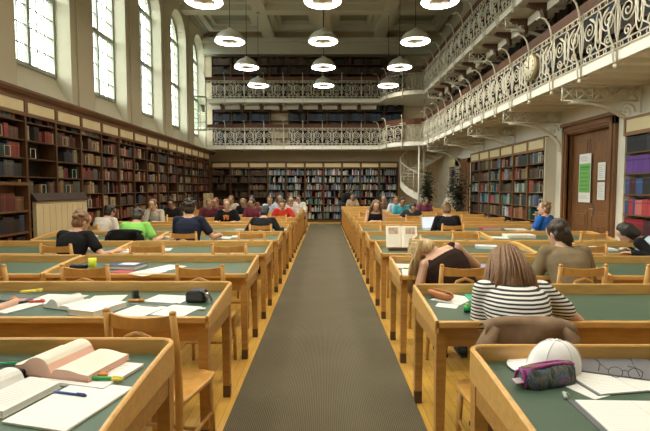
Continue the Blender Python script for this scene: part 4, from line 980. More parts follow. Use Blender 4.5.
# jackets hung over chair backs
JCK = mat('brown_corduroy', (.26, .165, .10), .9, noise=.35, scale=14, bump=.3)
def jacket(label, cx, cy, m_, drop, hw0, sleeves, ztop=.928):
    m = MB(); nx, ns = 26, 30
    def pt(i, j):
        u = i/nx*2-1; s = j/ns; zt = ztop - .03*abs(u)**4; w = hw0 + .03*max(0, s-.1)
        if s < .12: a = PI*s/.12; y = .04*math.cos(a); z = zt + .022*math.sin(a)
        else:
            q = (s-.12)/.88; y = -.042 - .016*math.sin(u*7+q*4)*min(1, q*3) - .014*math.sin(u*15-q*3)*q - .01*math.sin(q*11+u*3); z = zt - q*drop*(1 - .06*math.cos(u*5))
        return Vector((cx + u*w + .008*math.sin(s*14), cy + y, z))
    vs = [pt(i, j) for i in range(nx+1) for j in range(ns+1)]; vs2 = [v + Vector((0, .010 if v.y < cy else -.010, -.004)) for v in vs]
    K = len(vs); q = lambda i, j: i*(ns+1)+j
    fs = [(q(i, j), q(i+1, j), q(i+1, j+1), q(i, j+1)) for i in range(nx) for j in range(ns)]; fs += [tuple(K+a for a in reversed(f)) for f in fs[:nx*ns]]
    for i in range(nx): fs += [(q(i, 0), q(i+1, 0), K+q(i+1, 0), K+q(i, 0)), (q(i, ns), q(i+1, ns), K+q(i+1, ns), K+q(i, ns))]
    for j in range(ns): fs += [(q(0, j), q(0, j+1), K+q(0, j+1), K+q(0, j)), (q(nx, j), q(nx, j+1), K+q(nx, j+1), K+q(nx, j))]
    m.add(vs+vs2, fs, 0, True)
    jt = thing('jacket', label, 'jacket', (0, 0, 0)); m.build('jacket_body', m_, jt)
    for s, L in sleeves:
        m = MB(); x0 = cx+s*(hw0-.02); zs = ztop - .03
        m.tube([(x0-s*.03, cy-.015, zs+.01), (x0+s*.012, cy-.03, zs-.10*L), (x0+s*.022, cy-.035, zs-.3*L), (x0+s*.018, cy-.045, zs-.5*L), (x0+s*.024, cy-.04, zs-.75*L), (x0+s*.006, cy-.045, zs-L)], [.035, .05, .052, .044, .05, .043], 10, flat=.7); m.build('jacket_sleeve', m_, jt)
jacket('brown jacket hung over the chair back of the striped reader', .93, FR[1]-.085-.10-.225, JCK, .53, .207, ((-1, .80), (1, .5)), .890)
jacket('black jacket hung over the chair back of the lime green reader', -2.72, FR[4]-.085-.225, cloth('black_jacket', (.014, .014, .016)), .45, .23, ((-1, .5), (1, .5)))

# ------------------------------------------------------------ things on the desks
Z0 = .7575
def paper(label, x, y, rz, w=.21, h=.297, t=.0015, m=None, name='paper_sheet', cat='paper', z=Z0, group=None, lines=True):
    o = thing(name, label, cat, (x, y, z), R(rz), group); b = MB()
    n_ = max(1, min(4, int(t/.0015)))
    for i in range(n_): a = rnd.uniform(-.004, .004) if i else 0; b.box(-w/2+a, -h/2+a, t*i/n_, w/2+a, h/2+a, t*(i+1)/n_)
    b.build('sheet', m or PAPER, o)
    if lines:
        l = MB(); k_ = int((h-.06)/.016)
        for i in range(k_): e_ = w/2-.025 - (rnd.uniform(0, .06) if i % 4 == 3 else 0); l.box(-w/2+.025, h/2-.035-.016*i, t, e_, h/2-.033-.016*i, t+.0004)
        l.build('printed_lines', INK, o)
    return o
def open_book(label, x, y, rz, w=.15, h=.22, tl=.02, tr=.02, cover=None, page=None, edge=None, z=Z0, tilt=0, lift=.0, name='open_book', pic=None):
    """spine along local y; left and right page blocks with curved tops"""
    o = thing(name, label, 'book', (x, y, z), R(rz)); cv = cover or DGREY; pg = page or PAPER
    if tilt: o.rotation_euler = (R(tilt), 0, R(rz))
    c = MB(); c.box(-w-.004, -h/2-.004, 0, w+.004, h/2+.004, .003); c.build('cover', cv, o)
    for s, th in ((-1, tl), (1, tr)):
        K = 12; prof = []
        for k_ in range(K+1):
            u = k_/K; zz = .003 + th*(1-.25*u) * min(1, (u*7+.15))**.5 + lift*max(0, math.sin(PI*min(1, u*1.25)))*(1 if s < 0 else .25); prof.append((s*u*w, zz))
        b = MB(); b.prism(prof + [(s*w, .003), (0, .003)], -h/2, h/2, 'y'); po = b.build('page_block', edge or pg, o)
        tp = MB()
        for (a, z1), (b2, z2) in zip(prof[1:], prof[2:]):
            tp.add([(a, -h/2+.001, z1+.0006), (b2, -h/2+.001, z2+.0006), (b2, h/2-.001, z2+.0006), (a, h/2-.001, z1+.0006)], [(0, 1, 2, 3)] if s > 0 else [(3, 2, 1, 0)])
        tp.build('top_page', pg, po)
        l = MB(); f = lambda u: [zz for (q, zz) in prof][min(K, int(round(u*K)))]
        for i in range(int((h-.05)/.012)):
            yy = h/2-.025-.012*i
            for k_ in range(2, K-1):
                l.add([(prof[k_][0], yy, prof[k_][1]+.0012), (prof[k_+1][0], yy, prof[k_+1][1]+.0012), (prof[k_+1][0], yy-.0022, prof[k_+1][1]+.0012), (prof[k_][0], yy-.0022, prof[k_][1]+.0012)], [(0, 1, 2, 3)])
        l.build('printed_lines', INK2, po)
        if pic and s in pic:
            a, b2 = sorted((s*w*.25, s*w*.85)); zz = max(q[1] for q in prof)+.002; m = MB(); m.box(a, h*.12, zz-.004, b2, h*.42, zz); m.build('picture', PICM, po)
    return o
INK2 = plain('pale_print', (.55, .53, .50), .8); PICM = mat('brown_picture', (.58, .42, .30), .7, noise=.5, scale=30)
def shut_book(label, x, y, rz, w, h, t, cover, z=Z0, name='book'):
    o = thing(name, label, 'book', (x, y, z), R(rz)); c = MB(); c.box(-w/2, -h/2, 0, w/2, h/2, .003); c.box(-w/2, -h/2, t-.003, w/2, h/2, t); c.box(-w/2, -h/2, 0, -w/2+.004, h/2, t); c.build('cover', cover, o)
    MB().box(-w/2+.003, -h/2+.003, .003, w/2-.004, h/2-.003, t-.003).build('page_block', PAPERC, o); return o
def pen(label, x, y, rz, col, L=.14, r=.0045, z=Z0, cap=None, name='pen', clip=True):
    o = thing(name, label, 'pen', (x, y, z+r), R(rz)); MB().tube([(-L/2, 0, 0), (-L/2+.012, 0, 0), (L*.2, 0, 0)], [r*.35, r, r], 8).build('barrel', col, o)
    MB().tube([(L*.2, 0, 0), (L/2-.004, 0, 0), (L/2, 0, 0)], [r*1.12, r*1.12, r*.7], 8).build('cap', cap or col, o)
    if clip: MB().box(L*.22, -.0015, r, L*.46, .0015, r+.003).build('clip', cap or col, o)
    return o
PINKE = plain('salmon_page_edge', (.78, .52, .42), .8); BLUEP = plain('blue_plastic', (.03, .08, .32), .35); YEL = plain('yellow_plastic', (.72, .60, .06), .4); GRN = plain('green_plastic', (.03, .38, .10), .4); ORG = plain('orange_plastic', (.75, .26, .03), .5); REDP = plain('red_plastic', (.60, .06, .04), .4); TEALC = mat('emerald_folder_card', (.03, .34, .22), .45); LIME = plain('lime_plastic', (.55, .70, .05), .35)
# left row 1
paper('pink-bordered booklet under the open salmon-edged book, nearest left desk', -.93, 1.80, -14, .30, .24, .012, PAPER, 'booklet', 'booklet')
open_book('thick open book with salmon page edges on the nearest left desk', -1.03, 1.85, -14, .17, .235, .045, .03, plain('salmon_cover', (.62, .30, .22), .6), PAPERC, PINKE, z=Z0+.0125, lift=.03)
open_book('white open book at the left edge of nearest left desk', -1.17, 1.60, -14, .16, .23, .04, .025, PAPERC, PAPER, lift=.02)
paper('white paper pad with blue pen on it, nearest left desk', -.865, 1.54, -14, .24, .32, .008, PAPER, 'paper_pad', 'paper pad', lines=False)
pen('blue ballpoint pen lying on the white pad', -.91, 1.60, -14, BLUEP, z=Z0+.0082, cap=plain('dark_blue_plastic', (.01, .03, .16), .3))
pen('green and yellow highlighter lying above the white pad', -.84, 1.715, -6, GRN, .15, .0075, cap=YEL, name='highlighter', z=Z0+.012)
pen('yellow highlighter behind the white pad', -.95, 1.73, -8, YEL, .12, .007, cap=plain('pale_green_plastic', (.35, .60, .40), .4), name='highlighter', z=Z0+.012)
m = MB(); m.cap((-.012, 0, .009), (.012, 0, .009), .009, .007, 8); o = m.build('eraser', ORG); o.location = (-.86, 1.745, Z0+.0125); tag(o, 'small orange eraser beside the highlighters, nearest left desk', 'eraser')
pen('green pen lying on black case, nearest left desk', -1.30, 1.80, 4, GRN, .14, .005, z=Z0+.0385)
t = thing('pencil_case', 'flat black zipped case under the green pen, nearest left desk', 'case', (-1.34, 1.80, Z0), R(-8)); m = MB()
m.prism([(-.16, -.08), (.16, -.08), (.17, -.06), (.17, .06), (.15, .08), (-.15, .08), (-.17, .06), (-.17, -.06)], 0, .036); m.build('body', BLACKP, t, .008); MB().tube([(-.14, -.0805, .02), (.14, -.0805, .02)], .003, 5).build('zip', DGREY, t)
m = MB(); m.prism([(-.012, -.01), (.014, -.012), (.01, .012), (-.01, .008)], 0, .016); o = m.build('sharpener', YEL); o.location = (-1.19, 1.71, Z0+.0); tag(o, 'small yellow sharpener between the open books, nearest left desk', 'sharpener')
# left row 2
paper('white paper at the left edge under pens, second left desk', -1.95, 2.86, -20, .25, .30, .008, PAPER, 'paper_pad', 'paper pad')
open_book('open paperback lying face up with dark cover, second left desk', -1.60, 2.87, -22, .13, .19, .03, .02, plain('dark_green_cover', (.03, .06, .05), .5), PAPER, lift=.03)
shut_book('thick white paper-bound book beside the open paperback, second left desk', -1.38, 2.76, -20, .20, .26, .035, PAPER)
paper('white sheets right of the thick white book, second left desk', -1.13, 2.74, -16, .21, .27, .004)
paper('white sheet in front of the camera case, second left desk', -.90, 2.76, -14, .21, .24)
paper('white sheet behind the camera case, second left desk', -1.05, 3.06, -12, .27, .20)
paper('white sheets along the rear rim, second left desk', -1.80, 3.08, -6, .30, .19, .004)
paper('cream sheet behind the open paperback, second left desk', -1.47, 3.06, 8, .22, .20, m=PAPERC)
shut_book('dark notebook under the reaching hand, second left desk', -2.06, 3.05, -10, .22, .15, .012, DGREY, name='notebook')
t = thing('camera_case', 'black padded camera case lying on the second left desk', 'case', (-.83, 2.985, Z0), R(-8)); m = MB(); m.prism([(-.075, 0), (.05, 0), (.055, .02), (.05, .075), (.02, .088), (-.05, .085), (-.078, .06)], -.045, .045, 'y'); m.build('body', BLACKP, t, .016)
m = MB(); m.tube([(.05, -.03, .07), (.085, -.035, .05), (.10, -.03, .02), (.085, .02, .012), (.055, .035, .06)], .007, 5, flat=.5); m.build('strap', DGREY, t); m = MB(); m.lathe([(.02, 0), (.022, .008), (.015, .012)], 14, M=Matrix.Translation((.058, -.01, .045)) @ Matrix.Rotation(PI/2, 4, 'Y')); m.build('buckle', STEEL, t)
m = MB(); m.prism([(-.02, -.012), (.02, -.012), (.02, .012), (-.02, .012)], 0, .012); o = m.build('eraser', PAPER, None, .003); o.location = (-.75, 2.78, Z0); tag(o, 'small white eraser near the corner of second left desk', 'eraser')
pen('orange marker pen lying on second left desk', -1.24, 2.98, 6, ORG, .11, .008, name='marker')
t = thing('stapler', 'small black stapler near the rear rim, second left desk', 'stapler', (-1.30, 3.12, Z0), R(30)); m = MB(); m.box(-.02, -.045, 0, .02, .045, .012); m.build('base', BLACKP, t); m = MB(); m.prism([(-.045, .014), (.045, .014), (.04, .04), (-.03, .048)], -.016, .016, 'x'); m.build('head', BLACKP, t)
m = MB(); m.tube([(-.95, 2.93, .762), (-1.0, 2.88, .763), (-1.06, 2.84, .764), (-1.15, 2.86, .765), (-1.2, 2.9, .763), (-1.26, 2.92, .762)], .004, 5); tag(m.build('cord', plain('grey_cord', (.30, .34, .34), .5)), 'thin grey cord trailing from the camera case, second left desk', 'cord')
pen('yellow marker in the hand at the left edge', -1.95, 3.02, 30, YEL, .13, .009, z=Z0+.055, name='marker', clip=False)
pen('red marker on the pad at the left edge, second left desk', -1.86, 2.93, 10, REDP, .10, .008, z=Z0+.0085, name='marker')
m = MB(); m.box(-.028, -.055, 0, .028, .055, .014); t = thing('phone', 'dark mobile phone lying on the pad, second left desk', 'phone', (-1.95, 2.93, Z0+.0085), R(-35)); m.build('body', BLACKP, t, .005); MB().box(-.02, .0, .014, .02, .045, .0145).build('screen', plain('phone_screen', (.25, .28, .32), .15), t)
m = MB(); m.ell((0, 0, .014), (.018, .016, .014)); o = m.build('eraser', ORG); o.location = (-2.03, 2.97, Z0+.0085); tag(o, 'round orange eraser on the pad at the left edge', 'eraser')
# left row 3
t = thing('cup', 'translucent yellow-green cup on the third left desk', 'cup', (-2.13, 4.18, Z0)); MB().lathe([(.028, 0), (.036, .105), (.033, .105), (.026, .005), (0, .005)], 18).build('wall', plain('yellow_green_cup', (.70, .80, .06), .3), t)
t = thing('pencil_case', 'short black roll case beside the yellow-green cup', 'case', (-2.26, 4.2, Z0), R(10)); MB().cap((-.06, 0, .026), (.05, 0, .026), .026, .026, 12).build('body', BLACKP, t)
shut_book('large dark blue book lying on the third left desk', -1.86, 4.28, -8, .30, .22, .035, mat('dark_blue_cover', (.025, .045, .14), .5))
paper('white sheet on top of the dark blue book', -1.84, 4.29, -8, .16, .10, z=Z0+.0355)
paper('white sheet right of the dark blue book, third left desk', -1.48, 4.28, -24, .22, .29)
paper('white sheet near the front edge, third left desk', -1.58, 4.03, -30, .24, .26)
shut_book('thin red booklet in front of the dark blue book', -1.80, 4.05, -12, .18, .12, .006, plain('red_card', (.42, .04, .07), .6), name='booklet')
# left rows 4-6
paper('white papers in front of the black tee reader, fourth left row', -2.35, 5.45, -10, .3, .28, .006); paper('white papers at right hand of the black tee reader', -2.0, 5.55, 12, .26, .26, .004)
paper('pile of white papers right of the far left papers, fifth left row', -3.05, 6.88, 8, .34, .3, .03); paper('loose white sheets beside the emerald glasses case, fifth left row', -2.42, 7.0, -6, .24, .2, .012)
t = thing('glasses_case', 'emerald green glasses case on paper pile, fifth left row', 'case', (-3.1, 6.92, Z0+.0305), R(5)); MB().cap((-.06, 0, .022), (.06, 0, .022), .022, .022, 10).build('body', TEALC, t)
paper('white papers by the right hand of lime green reader', -2.15, 6.85, -8, .28, .24, .004); paper('white papers beside the navy tee reader, fifth left row', -1.55, 6.90, -8, .30, .26, .004)
open_book('open book with cream pages on the fifth left desk', -1.25, 6.88, 6, .15, .22, .03, .02, DGREY, PAPERC); paper('stacked white papers near the aisle end, fifth left desk', -1.05, 7.05, 4, .22, .2, .01)
paper('white papers at far left end of the fifth left row', -3.65, 6.9, -10, .3, .3, .03); paper('white papers beside the black top reader, sixth left row', -.82, 8.28, 0, .2, .28, .004); paper('grey paper left of the black top reader', -1.5, 8.3, 0, .24, .26, .004, INK)
# right row 1
def cap_hat():
    t = thing('baseball_cap', 'white baseball cap on the nearest right desk', 'cap', (.935, 1.845, Z0), R(-14)); c = MB(); NS = 28; NR = 9; vs = []; fs = []
    for i in range(NR+1):
        th = PI/2*i/NR
        for j in range(NS): a = 2*PI*j/NS; r_ = .098*math.cos(th)**.75; vs.append((r_*math.cos(a)*1.04 + .012*math.sin(th), r_*math.sin(a)*.86, .002 + .122*math.sin(th)))
    for i in range(NR):
        for j in range(NS): fs.append((i*NS+j, i*NS+(j+1) % NS, (i+1)*NS+(j+1) % NS, (i+1)*NS+j))
    c.add(vs, fs, 0, True); c.build('crown', CAPM, t)
    b = MB(); vs = []; fs = []; K = 14
    for k_ in range(K+1):
        a = PI*(.5 + .22) if 0 else PI + R(62)*(2*k_/K-1); ca, sa = math.cos(a), math.sin(a); dz = -.012*(abs(2*k_/K-1)**2)
        for (r1, zz) in ((.085, .018), (.135, .014), (.178 - .055*abs(2*k_/K-1)**2.5, .012+dz)): vs += [(r1*ca, r1*sa*.86, zz), (r1*ca, r1*sa*.86, zz-.004)]
    for k_ in range(K):
        for j in range(2): a = k_*6+j*2; b_ = a+6; fs += [(a, a+2, b_+2, b_), (a+1, b_+1, b_+3, a+3)]
        a = k_*6+4; fs.append((a, a+1, a+7, a+6))
    b.add(vs, fs, 0, True); b.build('visor', CAPM, t)
    s = MB()
    for a in (0, 60, 120): s.tube([(.101*math.cos(R(a))*math.cos(q)**.75*1.04*sg + .012*math.sin(q), .099*math.sin(R(a))*math.cos(q)**.75*.86*sg, .003+.1235*math.sin(q)) for sg, q in [(1, PI/2*k_/8) for k_ in range(8)] + [(-1, PI/2*k_/8) for k_ in range(7, -1, -1)]], .0014, 4)
    s.build('seams', plain('cap_seam', (.62, .61, .60), .8), t); MB().ell((.012, 0, .125), (.009, .009, .006)).build('button', CAPM, t)
CAPM = mat('white_cap_cotton', (.80, .79, .79), .85, noise=.05, scale=20, bump=.05); cap_hat()
PLAID = bpy.data.materials.new('purple_plaid'); PLAID.use_nodes = True; n = PLAID.node_tree; b = n.nodes['Principled BSDF']; b.inputs['Roughness'].default_value = .7
tc = n.nodes.new('ShaderNodeTexCoord'); mp = n.nodes.new('ShaderNodeMapping'); mp.inputs['Scale'].default_value = (3.2, 1, 1.0); nz = n.nodes.new('ShaderNodeTexNoise'); nz.inputs['Scale'].default_value = 16; rp = n.nodes.new('ShaderNodeValToRGB'); cr = rp.color_ramp
cr.elements[0].position = .30; cr.elements[0].color = (.02, .022, .03, 1); cr.elements[1].position = .70; cr.elements[1].color = (.40, .05, .30, 1)
for p_, c_ in ((.42, (.04, .06, .06, 1)), (.49, (.16, .15, .12, 1)), (.54, (.03, .05, .06, 1)), (.60, (.10, .18, .26, 1)), (.65, (.10, .03, .09, 1))): q = cr.elements.new(p_); q.color = c_
n.links.new(tc.outputs['Object'], mp.inputs[0]); n.links.new(mp.outputs[0], nz.inputs[0]); n.links.new(nz.outputs[0], rp.inputs[0]); n.links.new(rp.outputs[0], b.inputs['Base Color'])
t = thing('pencil_case', 'purple plaid zipped pencil case in front of the white cap', 'case', (.845, 1.715, Z0), R(16)); c = MB()
pr = [(-.044, 0), (.044, 0), (.047, .02), (.034, .062), (.012, .074), (-.012, .074), (-.034, .062), (-.047, .02)]
K = 16; vs = []; fs = []
for i in range(K+1):
    u = i/K*2-1; e1 = (1-abs(u)**6*.55); bz = .004*math.sin(u*5)
    for (a, z_) in pr: vs.append((u*.118, a*e1*(1+.04*math.sin(u*8)), z_*(.86+.14*e1)+ (bz if z_ > .03 else 0)))
for i in range(K):
    for j in range(8): fs.append((i*8+j, i*8+(j+1) % 8, (i+1)*8+(j+1) % 8, (i+1)*8+j))
fs += [tuple(range(8)), tuple(range(K*8, K*8+8))]; c.add(vs, fs, 0, True); c.build('body', PLAID, t)
MAG = plain('magenta_trim', (.36, .03, .26), .6); m = MB()
for s in (-1, 1): m.tube([(-.115, s*.012, .066), (-.06, s*.014, .073), (0, s*.013, .077), (.06, s*.012, .077), (.115, s*.01, .068)], .0055, 5)
m.tube([(-.119, -.03, .012), (-.12, -.02, .055), (-.119, .0, .068), (-.12, .02, .055), (-.119, .03, .012)], .005, 5); m.build('piping', MAG, t)
MB().box(-.11, -.009, .073, .11, .009, .0765).build('zip', plain('brown_zip', (.16, .09, .05), .6), t); m = MB(); m.box(-.155, -.012, .03, -.118, .014, .034, M=Matrix.Rotation(R(20), 4, 'X')); m.build('pull_tab', plain('lilac_tab', (.50, .40, .46), .6), t)
t = thing('ring_binder', 'grey card binder lying behind the ruled pad, nearest right desk', 'binder', (1.215, 1.86, Z0), R(-22)); m = MB(); m.box(-.16, -.12, 0, .16, .12, .014); m.build('cover', mat('grey_felt_card', (.14, .14, .155), .7), t, .003)
m = MB(); m.tube([(-.10, .10, .0145), (-.07, 0, .0155), (-.09, -.10, .0145)], .0015, 4); m.tube([(.06, .10, .0145), (.05, -.1, .0145)], .0015, 4); m.build('elastic', BLACKP, t)
def ruled_pad(label, x, y, rz, w, h, band):
    t = thing('ruled_pad', label, 'paper pad', (x, y, Z0), R(rz)); MB().box(-w/2, -h/2, 0, w/2, h/2, .003).build('backing', DGREY, t)
    MB().box(-w/2+band, -h/2+.002, .003, w/2+.004, h/2-.002, .0075).build('sheets', PAPER, t)
    m = MB(); m.box(w*.12, -h/2+.003, .0075, w*.12+.0016, h/2-.003, .0079)
    for i in range(int(h/.012)-2): m.box(-w/2+band+.01, -h/2+.02+.012*i, .0075, w/2-.008, -h/2+.0206+.012*i, .0078)
    m.build('ruled_lines', INK2, t)
ruled_pad('white ruled pad under the glasses, nearest right desk', 1.10, 1.725, 9, .28, .20, .012)
ruled_pad('white ruled pad with black edge at the bottom right corner', 1.015, 1.435, -2, .34, .25, .022)
paper('white sheet under the ruled pad with glasses', 1.0, 1.71, 24, .2, .2, lines=False)
t = thing('glasses', 'thin wire-rimmed glasses lying on the ruled pad', 'glasses', (1.165, 1.745, Z0+.0085), R(-14))
for s in (-1, 1):
    MB().tube([(s*.034+.025*math.cos(PI*a/10), .0+.004*math.sin(PI*a/10), .02+.019*math.sin(PI*a/10)) for a in range(20)], .0012, 5, closed=True).build('rim', BLACKP, t)
    MB().tube([(s*.059, 0, .028), (s*.064, .01, .028), (s*.060, .07, .02), (s*.05, .12, .005)], .0012, 5).build('temple', BLACKP, t)
MB().tube([(-.010, .002, .026), (0, .003, .03), (.010, .002, .026)], .0012, 5).build('bridge', BLACKP, t)
t = thing('binder_clip', 'small clear clip at the corner of the black-edged pad', 'clip', (.855, 1.60, Z0), R(-17)); MB().cap((0, -.018, .008), (0, .018, .008), .007, .006, 8).build('body', plain('clear_grey_plastic', (.45, .46, .44), .3), t); MB().tube([(0, .02, .008), (.01, .03, .006), (.018, .015, .004)], .0015, 4).build('wire', STEEL, t)
# right row 2
t = thing('pencil_case', 'open orange leather pencil case on the second right desk', 'case', (.775, 3.05, Z0+.002), R(-58)); c = MB(); OL = mat('orange_leather', (.50, .18, .055), .5, noise=.25, scale=14)
K = 14; vs = []; fs = []; pr = [(math.cos(PI*(.80+j/9*1.40)), math.sin(PI*(.80+j/9*1.40))) for j in range(10)]
for i in range(K+1):
    u = i/K*2-1; e1 = math.sqrt(max(.12, 1-abs(u)**3.5)); 
    for sc in (1.0, .86):
        for (a, z_) in pr: vs.append((u*.105, a*.036*e1*sc, .036 + z_*.036*e1*sc))
for i in range(K):
    for L_ in (0, 10):
        for j in range(9): a = i*20+L_+j; fs.append((a, a+1, a+21, a+20))
    for j in (0, 9): a = i*20+j; fs.append((a, a+10, a+30, a+20))
c.add(vs, fs, 0, True); c.build('body', OL, t); m = MB(); m.cap((-.05, .0, .03), (.07, .01, .05), .008, .005, 8); m.build('lining_fold', BLACKP, t)
paper('white sheets under the orange pencil case, second right desk', .86, 3.06, -40, .21, .24); paper('small white card by the left rim of second right desk', .775, 2.88, -25, .13, .10)
t = thing('folder', 'emerald green folder lying on the second right desk', 'folder', (1.10, 3.06, Z0), R(-6)); MB().box(-.14, -.11, 0, .14, .11, .008).build('cover', TEALC, t, .002)
paper('white sheets on the green folder by the striped reader', 1.22, 3.05, -12, .12, .18, z=Z0+.0085)
t = thing('sharpener', 'small round green pencil sharpener on the second right desk', 'sharpener', (.855, 2.73, Z0)); MB().lathe([(.017, 0), (.02, .004), (.02, .022), (.015, .026)], 16).build('base', BLACKP, t); MB().lathe([(.021, .013), (.022, .03), (.014, .040), (0, .042)], 16).build('dome', GRN, t); MB().lathe([(.007, .040), (.009, .05), (0, .056)], 10).build('knob', LIME, t)
t = thing('phone', 'pale silver phone propped by the right arm of the striped reader', 'phone', (1.40, 2.86, Z0), R(-20)); m = MB(); m.box(-.028, -.006, 0, .028, .006, .085, M=Matrix.Rotation(R(-50), 4, 'X')); m.build('body', plain('silver_plastic', (.55, .56, .58), .3), t, .003); MB().box(-.02, -.0075, .03, .02, -.006, .075, M=Matrix.Rotation(R(-50), 4, 'X')).build('screen', plain('pale_screen', (.45, .55, .60), .15), t)
# right row 3
paper('white sheets on the left end of third right desk, nearer pile', .79, 4.03, -8, .21, .28, .005); paper('white sheets on the left end of third right desk, farther pile', .80, 4.36, -6, .23, .22, .005)
pen('green highlighter on the third right desk', .78, 4.215, -4, LIME, .12, .008, cap=GRN, name='highlighter'); pen('yellow highlighter on the third right desk', .92, 4.205, 4, YEL, .12, .008, name='highlighter')
t = thing('magazine', 'blue covered magazine on the third right desk', 'magazine', (1.48, 4.33, Z0), R(-12)); MB().box(-.11, -.14, 0, .11, .14, .007).build('pages', PAPER, t); MB().box(-.111, -.141, .007, .111, .141, .008).build('cover', mat('blue_magazine_cover', (.05, .22, .52), .4, noise=.5, scale=9, col2=(.35, .45, .55)), t); MB().box(-.05, -.12, .008, .07, -.05, .0085).build('cover_picture', plain('red_patch', (.5, .08, .06), .5), t)
paper('white sheet beside the blue magazine, third right desk', 1.62, 4.16, -30, .21, .24, z=Z0+.009); paper('white sheet left of the blue magazine', 1.30, 4.22, 6, .18, .2)
shut_book('dark book in front of the blue magazine', 1.45, 4.1, -4, .22, .10, .02, DGREY)
# right row 4: book on a stand
t = thing('book_stand', 'small dark wooden stand holding an open illustrated book upright', 'book stand', (.93, 5.48, Z0), 0); m = MB(); m.box(-.16, -.01, 0, .16, .10, .014); m.box(-.17, -.03, 0, .17, -.01, .03); m.build('base', WALN, t); m = MB(); m.box(-.13, .0, 0, .13, .012, .22, M=Matrix.Translation((0, .04, .012)) @ Matrix.Rotation(R(-24), 4, 'X')); m.build('back_rest', WALN, t)
o = open_book('open illustrated book propped upright on a stand, fourth right row', 0, 0, 0, .185, .27, .02, .02, PAPERC, PAPERC, pic=(-1, 1))
o.rotation_euler = (R(66), 0, R(-3)); o.location = (.93, 5.555, Z0+.155)
shut_book('white and blue book lying on the fourth right row', 2.02, 5.72, -12, .26, .2, .03, plain('white_blue_cover', (.55, .62, .72), .5)); paper('white sheet in front of the white and blue book', 2.2, 5.52, -20, .26, .24)
open_book('open book at the pale blue vest reader, fourth right row', 3.35, 5.55, -10, .15, .2, .03, .02, PAPERC, PAPER); paper('white papers left of the pale blue vest reader', 3.12, 5.42, 6, .3, .28, .008); paper('white sheets above the open book, fourth right row', 3.2, 5.74, -10, .34, .18, .004)
# right rows 5-6
paper('thick pile of white papers on the fifth right row', 2.95, 6.98, -4, .42, .26, .045, PAPERC, 'paper_pile', 'paper'); paper('white sheets left of the thick paper pile', 2.62, 6.92, -20, .3, .24, .006)
paper('white papers under the elbow of bright blue tee reader', 3.45, 8.3, -10, .34, .26, .012); shut_book('red book lying flat on sixth right row', 3.0, 8.35, 4, .34, .2, .03, plain('red_card', (.42, .04, .07), .6))
t = thing('laptop', 'open pale laptop in front of the person with the bun', 'laptop', (1.93, 8.22, Z0), R(10)); MB().box(-.16, -.11, 0, .16, .11, .018).build('base', plain('laptop_grey', (.4, .41, .43), .4), t); m = MB(); m.box(-.16, 0, 0, .16, .008, .22, M=Matrix.Translation((0, .11, .018)) @ Matrix.Rotation(R(-14), 4, 'X')); L = m.build('lid', plain('laptop_grey', (.4, .41, .43), .4), t); MB().box(-.145, -.002, .012, .145, 0, .208, M=Matrix.Translation((0, .11, .018)) @ Matrix.Rotation(R(-14), 4, 'X')).build('screen', emis('pale_screen_light', (.75, .85, 1.0), .2), L)
paper('white papers left of the bun reader by the laptop', 1.4, 8.25, 0, .3, .24, .006)
# far rows: paper in front of the readers
FP = [(-2.13, 0), (-3.55, 0), (-1.04, 1), (2.12, 1), (1.1, 0), (-1.76, 1), (-2.96, 2), (-.95, 2), (-1.7, 3), (2.16, 3), (2.9, 1), (-3.1, 1), (3.0, 3)]
for (x, k_) in FP:
    paper('white papers on the %s row %s, at %s' % (od(6+k_), 'left' if x < 0 else 'right', {0: 'about the middle', 1: 'a reader place'}[k_ % 2] + ', %s' % ('near the aisle' if abs(x) < 1.3 else 'second seat' if abs(x) < 2.4 else 'far seat')), x, NEARR[k_]+.40, rnd.uniform(-15, 15), .34, .26, .008, lines=False)
open_book('open magazine held up by the reader beside the plant', 2.7, NEARR[0]+.42, 175, .16, .22, .02, .02, PAPERC, PAPER)

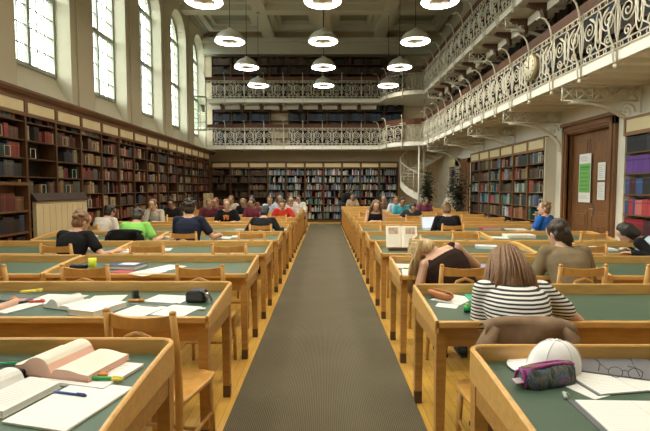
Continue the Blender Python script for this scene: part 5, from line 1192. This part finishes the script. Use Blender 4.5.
# ------------------------------------------------------------ plants, cabinet and shelf in the far right corner
LEAFM = mat('dark_leaf', (.022, .045, .020), .5, noise=.5, scale=6)
def plant(label, x, y, h, r_, nl, seed):
    t = thing('potted_plant', label, 'plant', (x, y, 0)); q = random.Random(seed)
    MB().lathe([(.14, 0), (.19, .32), (.17, .32), (.15, .28), (0, .28)], 16).build('pot', plain('brown_pot', (.10, .06, .04), .6), t)
    s = MB(); f = MB(); tips = []
    for k_ in range(9):
        a = q.uniform(0, 2*PI); hh = h*q.uniform(.65, .98); p1 = (.05*math.cos(a), .05*math.sin(a), .28); p3 = (r_*.7*math.cos(a)*q.uniform(.3, 1), r_*.7*math.sin(a)*q.uniform(.3, 1), hh); p2 = (p3[0]*.4, p3[1]*.4, hh*.6); s.tube([p1, p2, p3], [.014, .01, .006], 5); tips += [(p2, p3)]
    for k_ in range(nl):
        p2, p3 = q.choice(tips); c = Vector(p2).lerp(Vector(p3), q.uniform(-.3, 1.1)) + Vector((q.gauss(0, r_*.3), q.gauss(0, r_*.3), q.gauss(0, .10))); L = q.uniform(.09, .17); a = q.uniform(0, 2*PI); d_ = Vector((math.cos(a), math.sin(a), q.uniform(-.6, .5))).normalized(); w_ = d_.cross(Vector((0, 0, 1))).normalized()*L*.3; up = w_.cross(d_)*.25
        f.add([c, c+d_*L*.45+w_+up, c+d_*L, c+d_*L*.45-w_+up, c+d_*L*.5-up*.1], [(0, 1, 4), (1, 2, 4), (2, 3, 4), (3, 0, 4)], 0, True)
    s.build('stem', mat('plant_stem', (.07, .06, .03), .7), t); f.build('foliage', LEAFM, t)
plant('tall dark leafy potted plant beside the spiral stair', 4.1, 18.36, 2.25, .30, 900, 3)
plant('dark leafy potted plant in front of the far side door', 4.55, 15.75, 2.1, .38, 800, 5)
t = thing('cabinet', 'white cabinet against the right wall near the far corner', 'cabinet', (4.72, 18.3, 0), -PI/2); MB().box(0, 0, 0, .8, .46, 1.1).build('body', WHITEP, t, .01); MB().box(.03, -.015, .06, .395, 0, 1.05).build('cabinet_door', WHITEP, t); MB().box(.405, -.015, .06, .77, 0, 1.05).build('cabinet_door', WHITEP, t)
t = thing('wall_shelf', 'small framed shelf unit of dark volumes above the white cabinet', 'shelf', (4.98, 18.6, 1.35), -PI/2); m = MB(); m.box(0, 0, 0, .03, .2, 1.3); m.box(.87, 0, 0, .9, .2, 1.3); m.box(0, .18, 0, .9, .2, 1.3); m.build('carcass', WALLR, t)
for z in (0, .32, .64, .96): MB().box(.03, .01, z, .87, .18, z+.025).build('shelf', SHR, t)
m = MB(); m.box(0, -.02, 1.0, .9, .2, 1.3); m.build('frieze', CREAMP, t)
for j, z in enumerate((.025, .345, .665)):
    for i in range(9):
        m = MB(); book_geo(m, Matrix.Identity(4), .05, .14, .22, rnd.choice([(.03, .03, .035), (.4, .38, .33), (.06, .05, .05)])); o = m.build('book', BOOKM); o.matrix_world = Matrix.Translation((5.01, 18.6-.06-.085*i, 1.35+z)) @ Matrix.Rotation(-PI/2, 4, 'Z'); tag(o, 'book %s from left, %s shelf of the small far shelf unit' % (od(i), ('bottom', 'middle', 'top')[j]), 'book', 'volumes on the small far shelf')
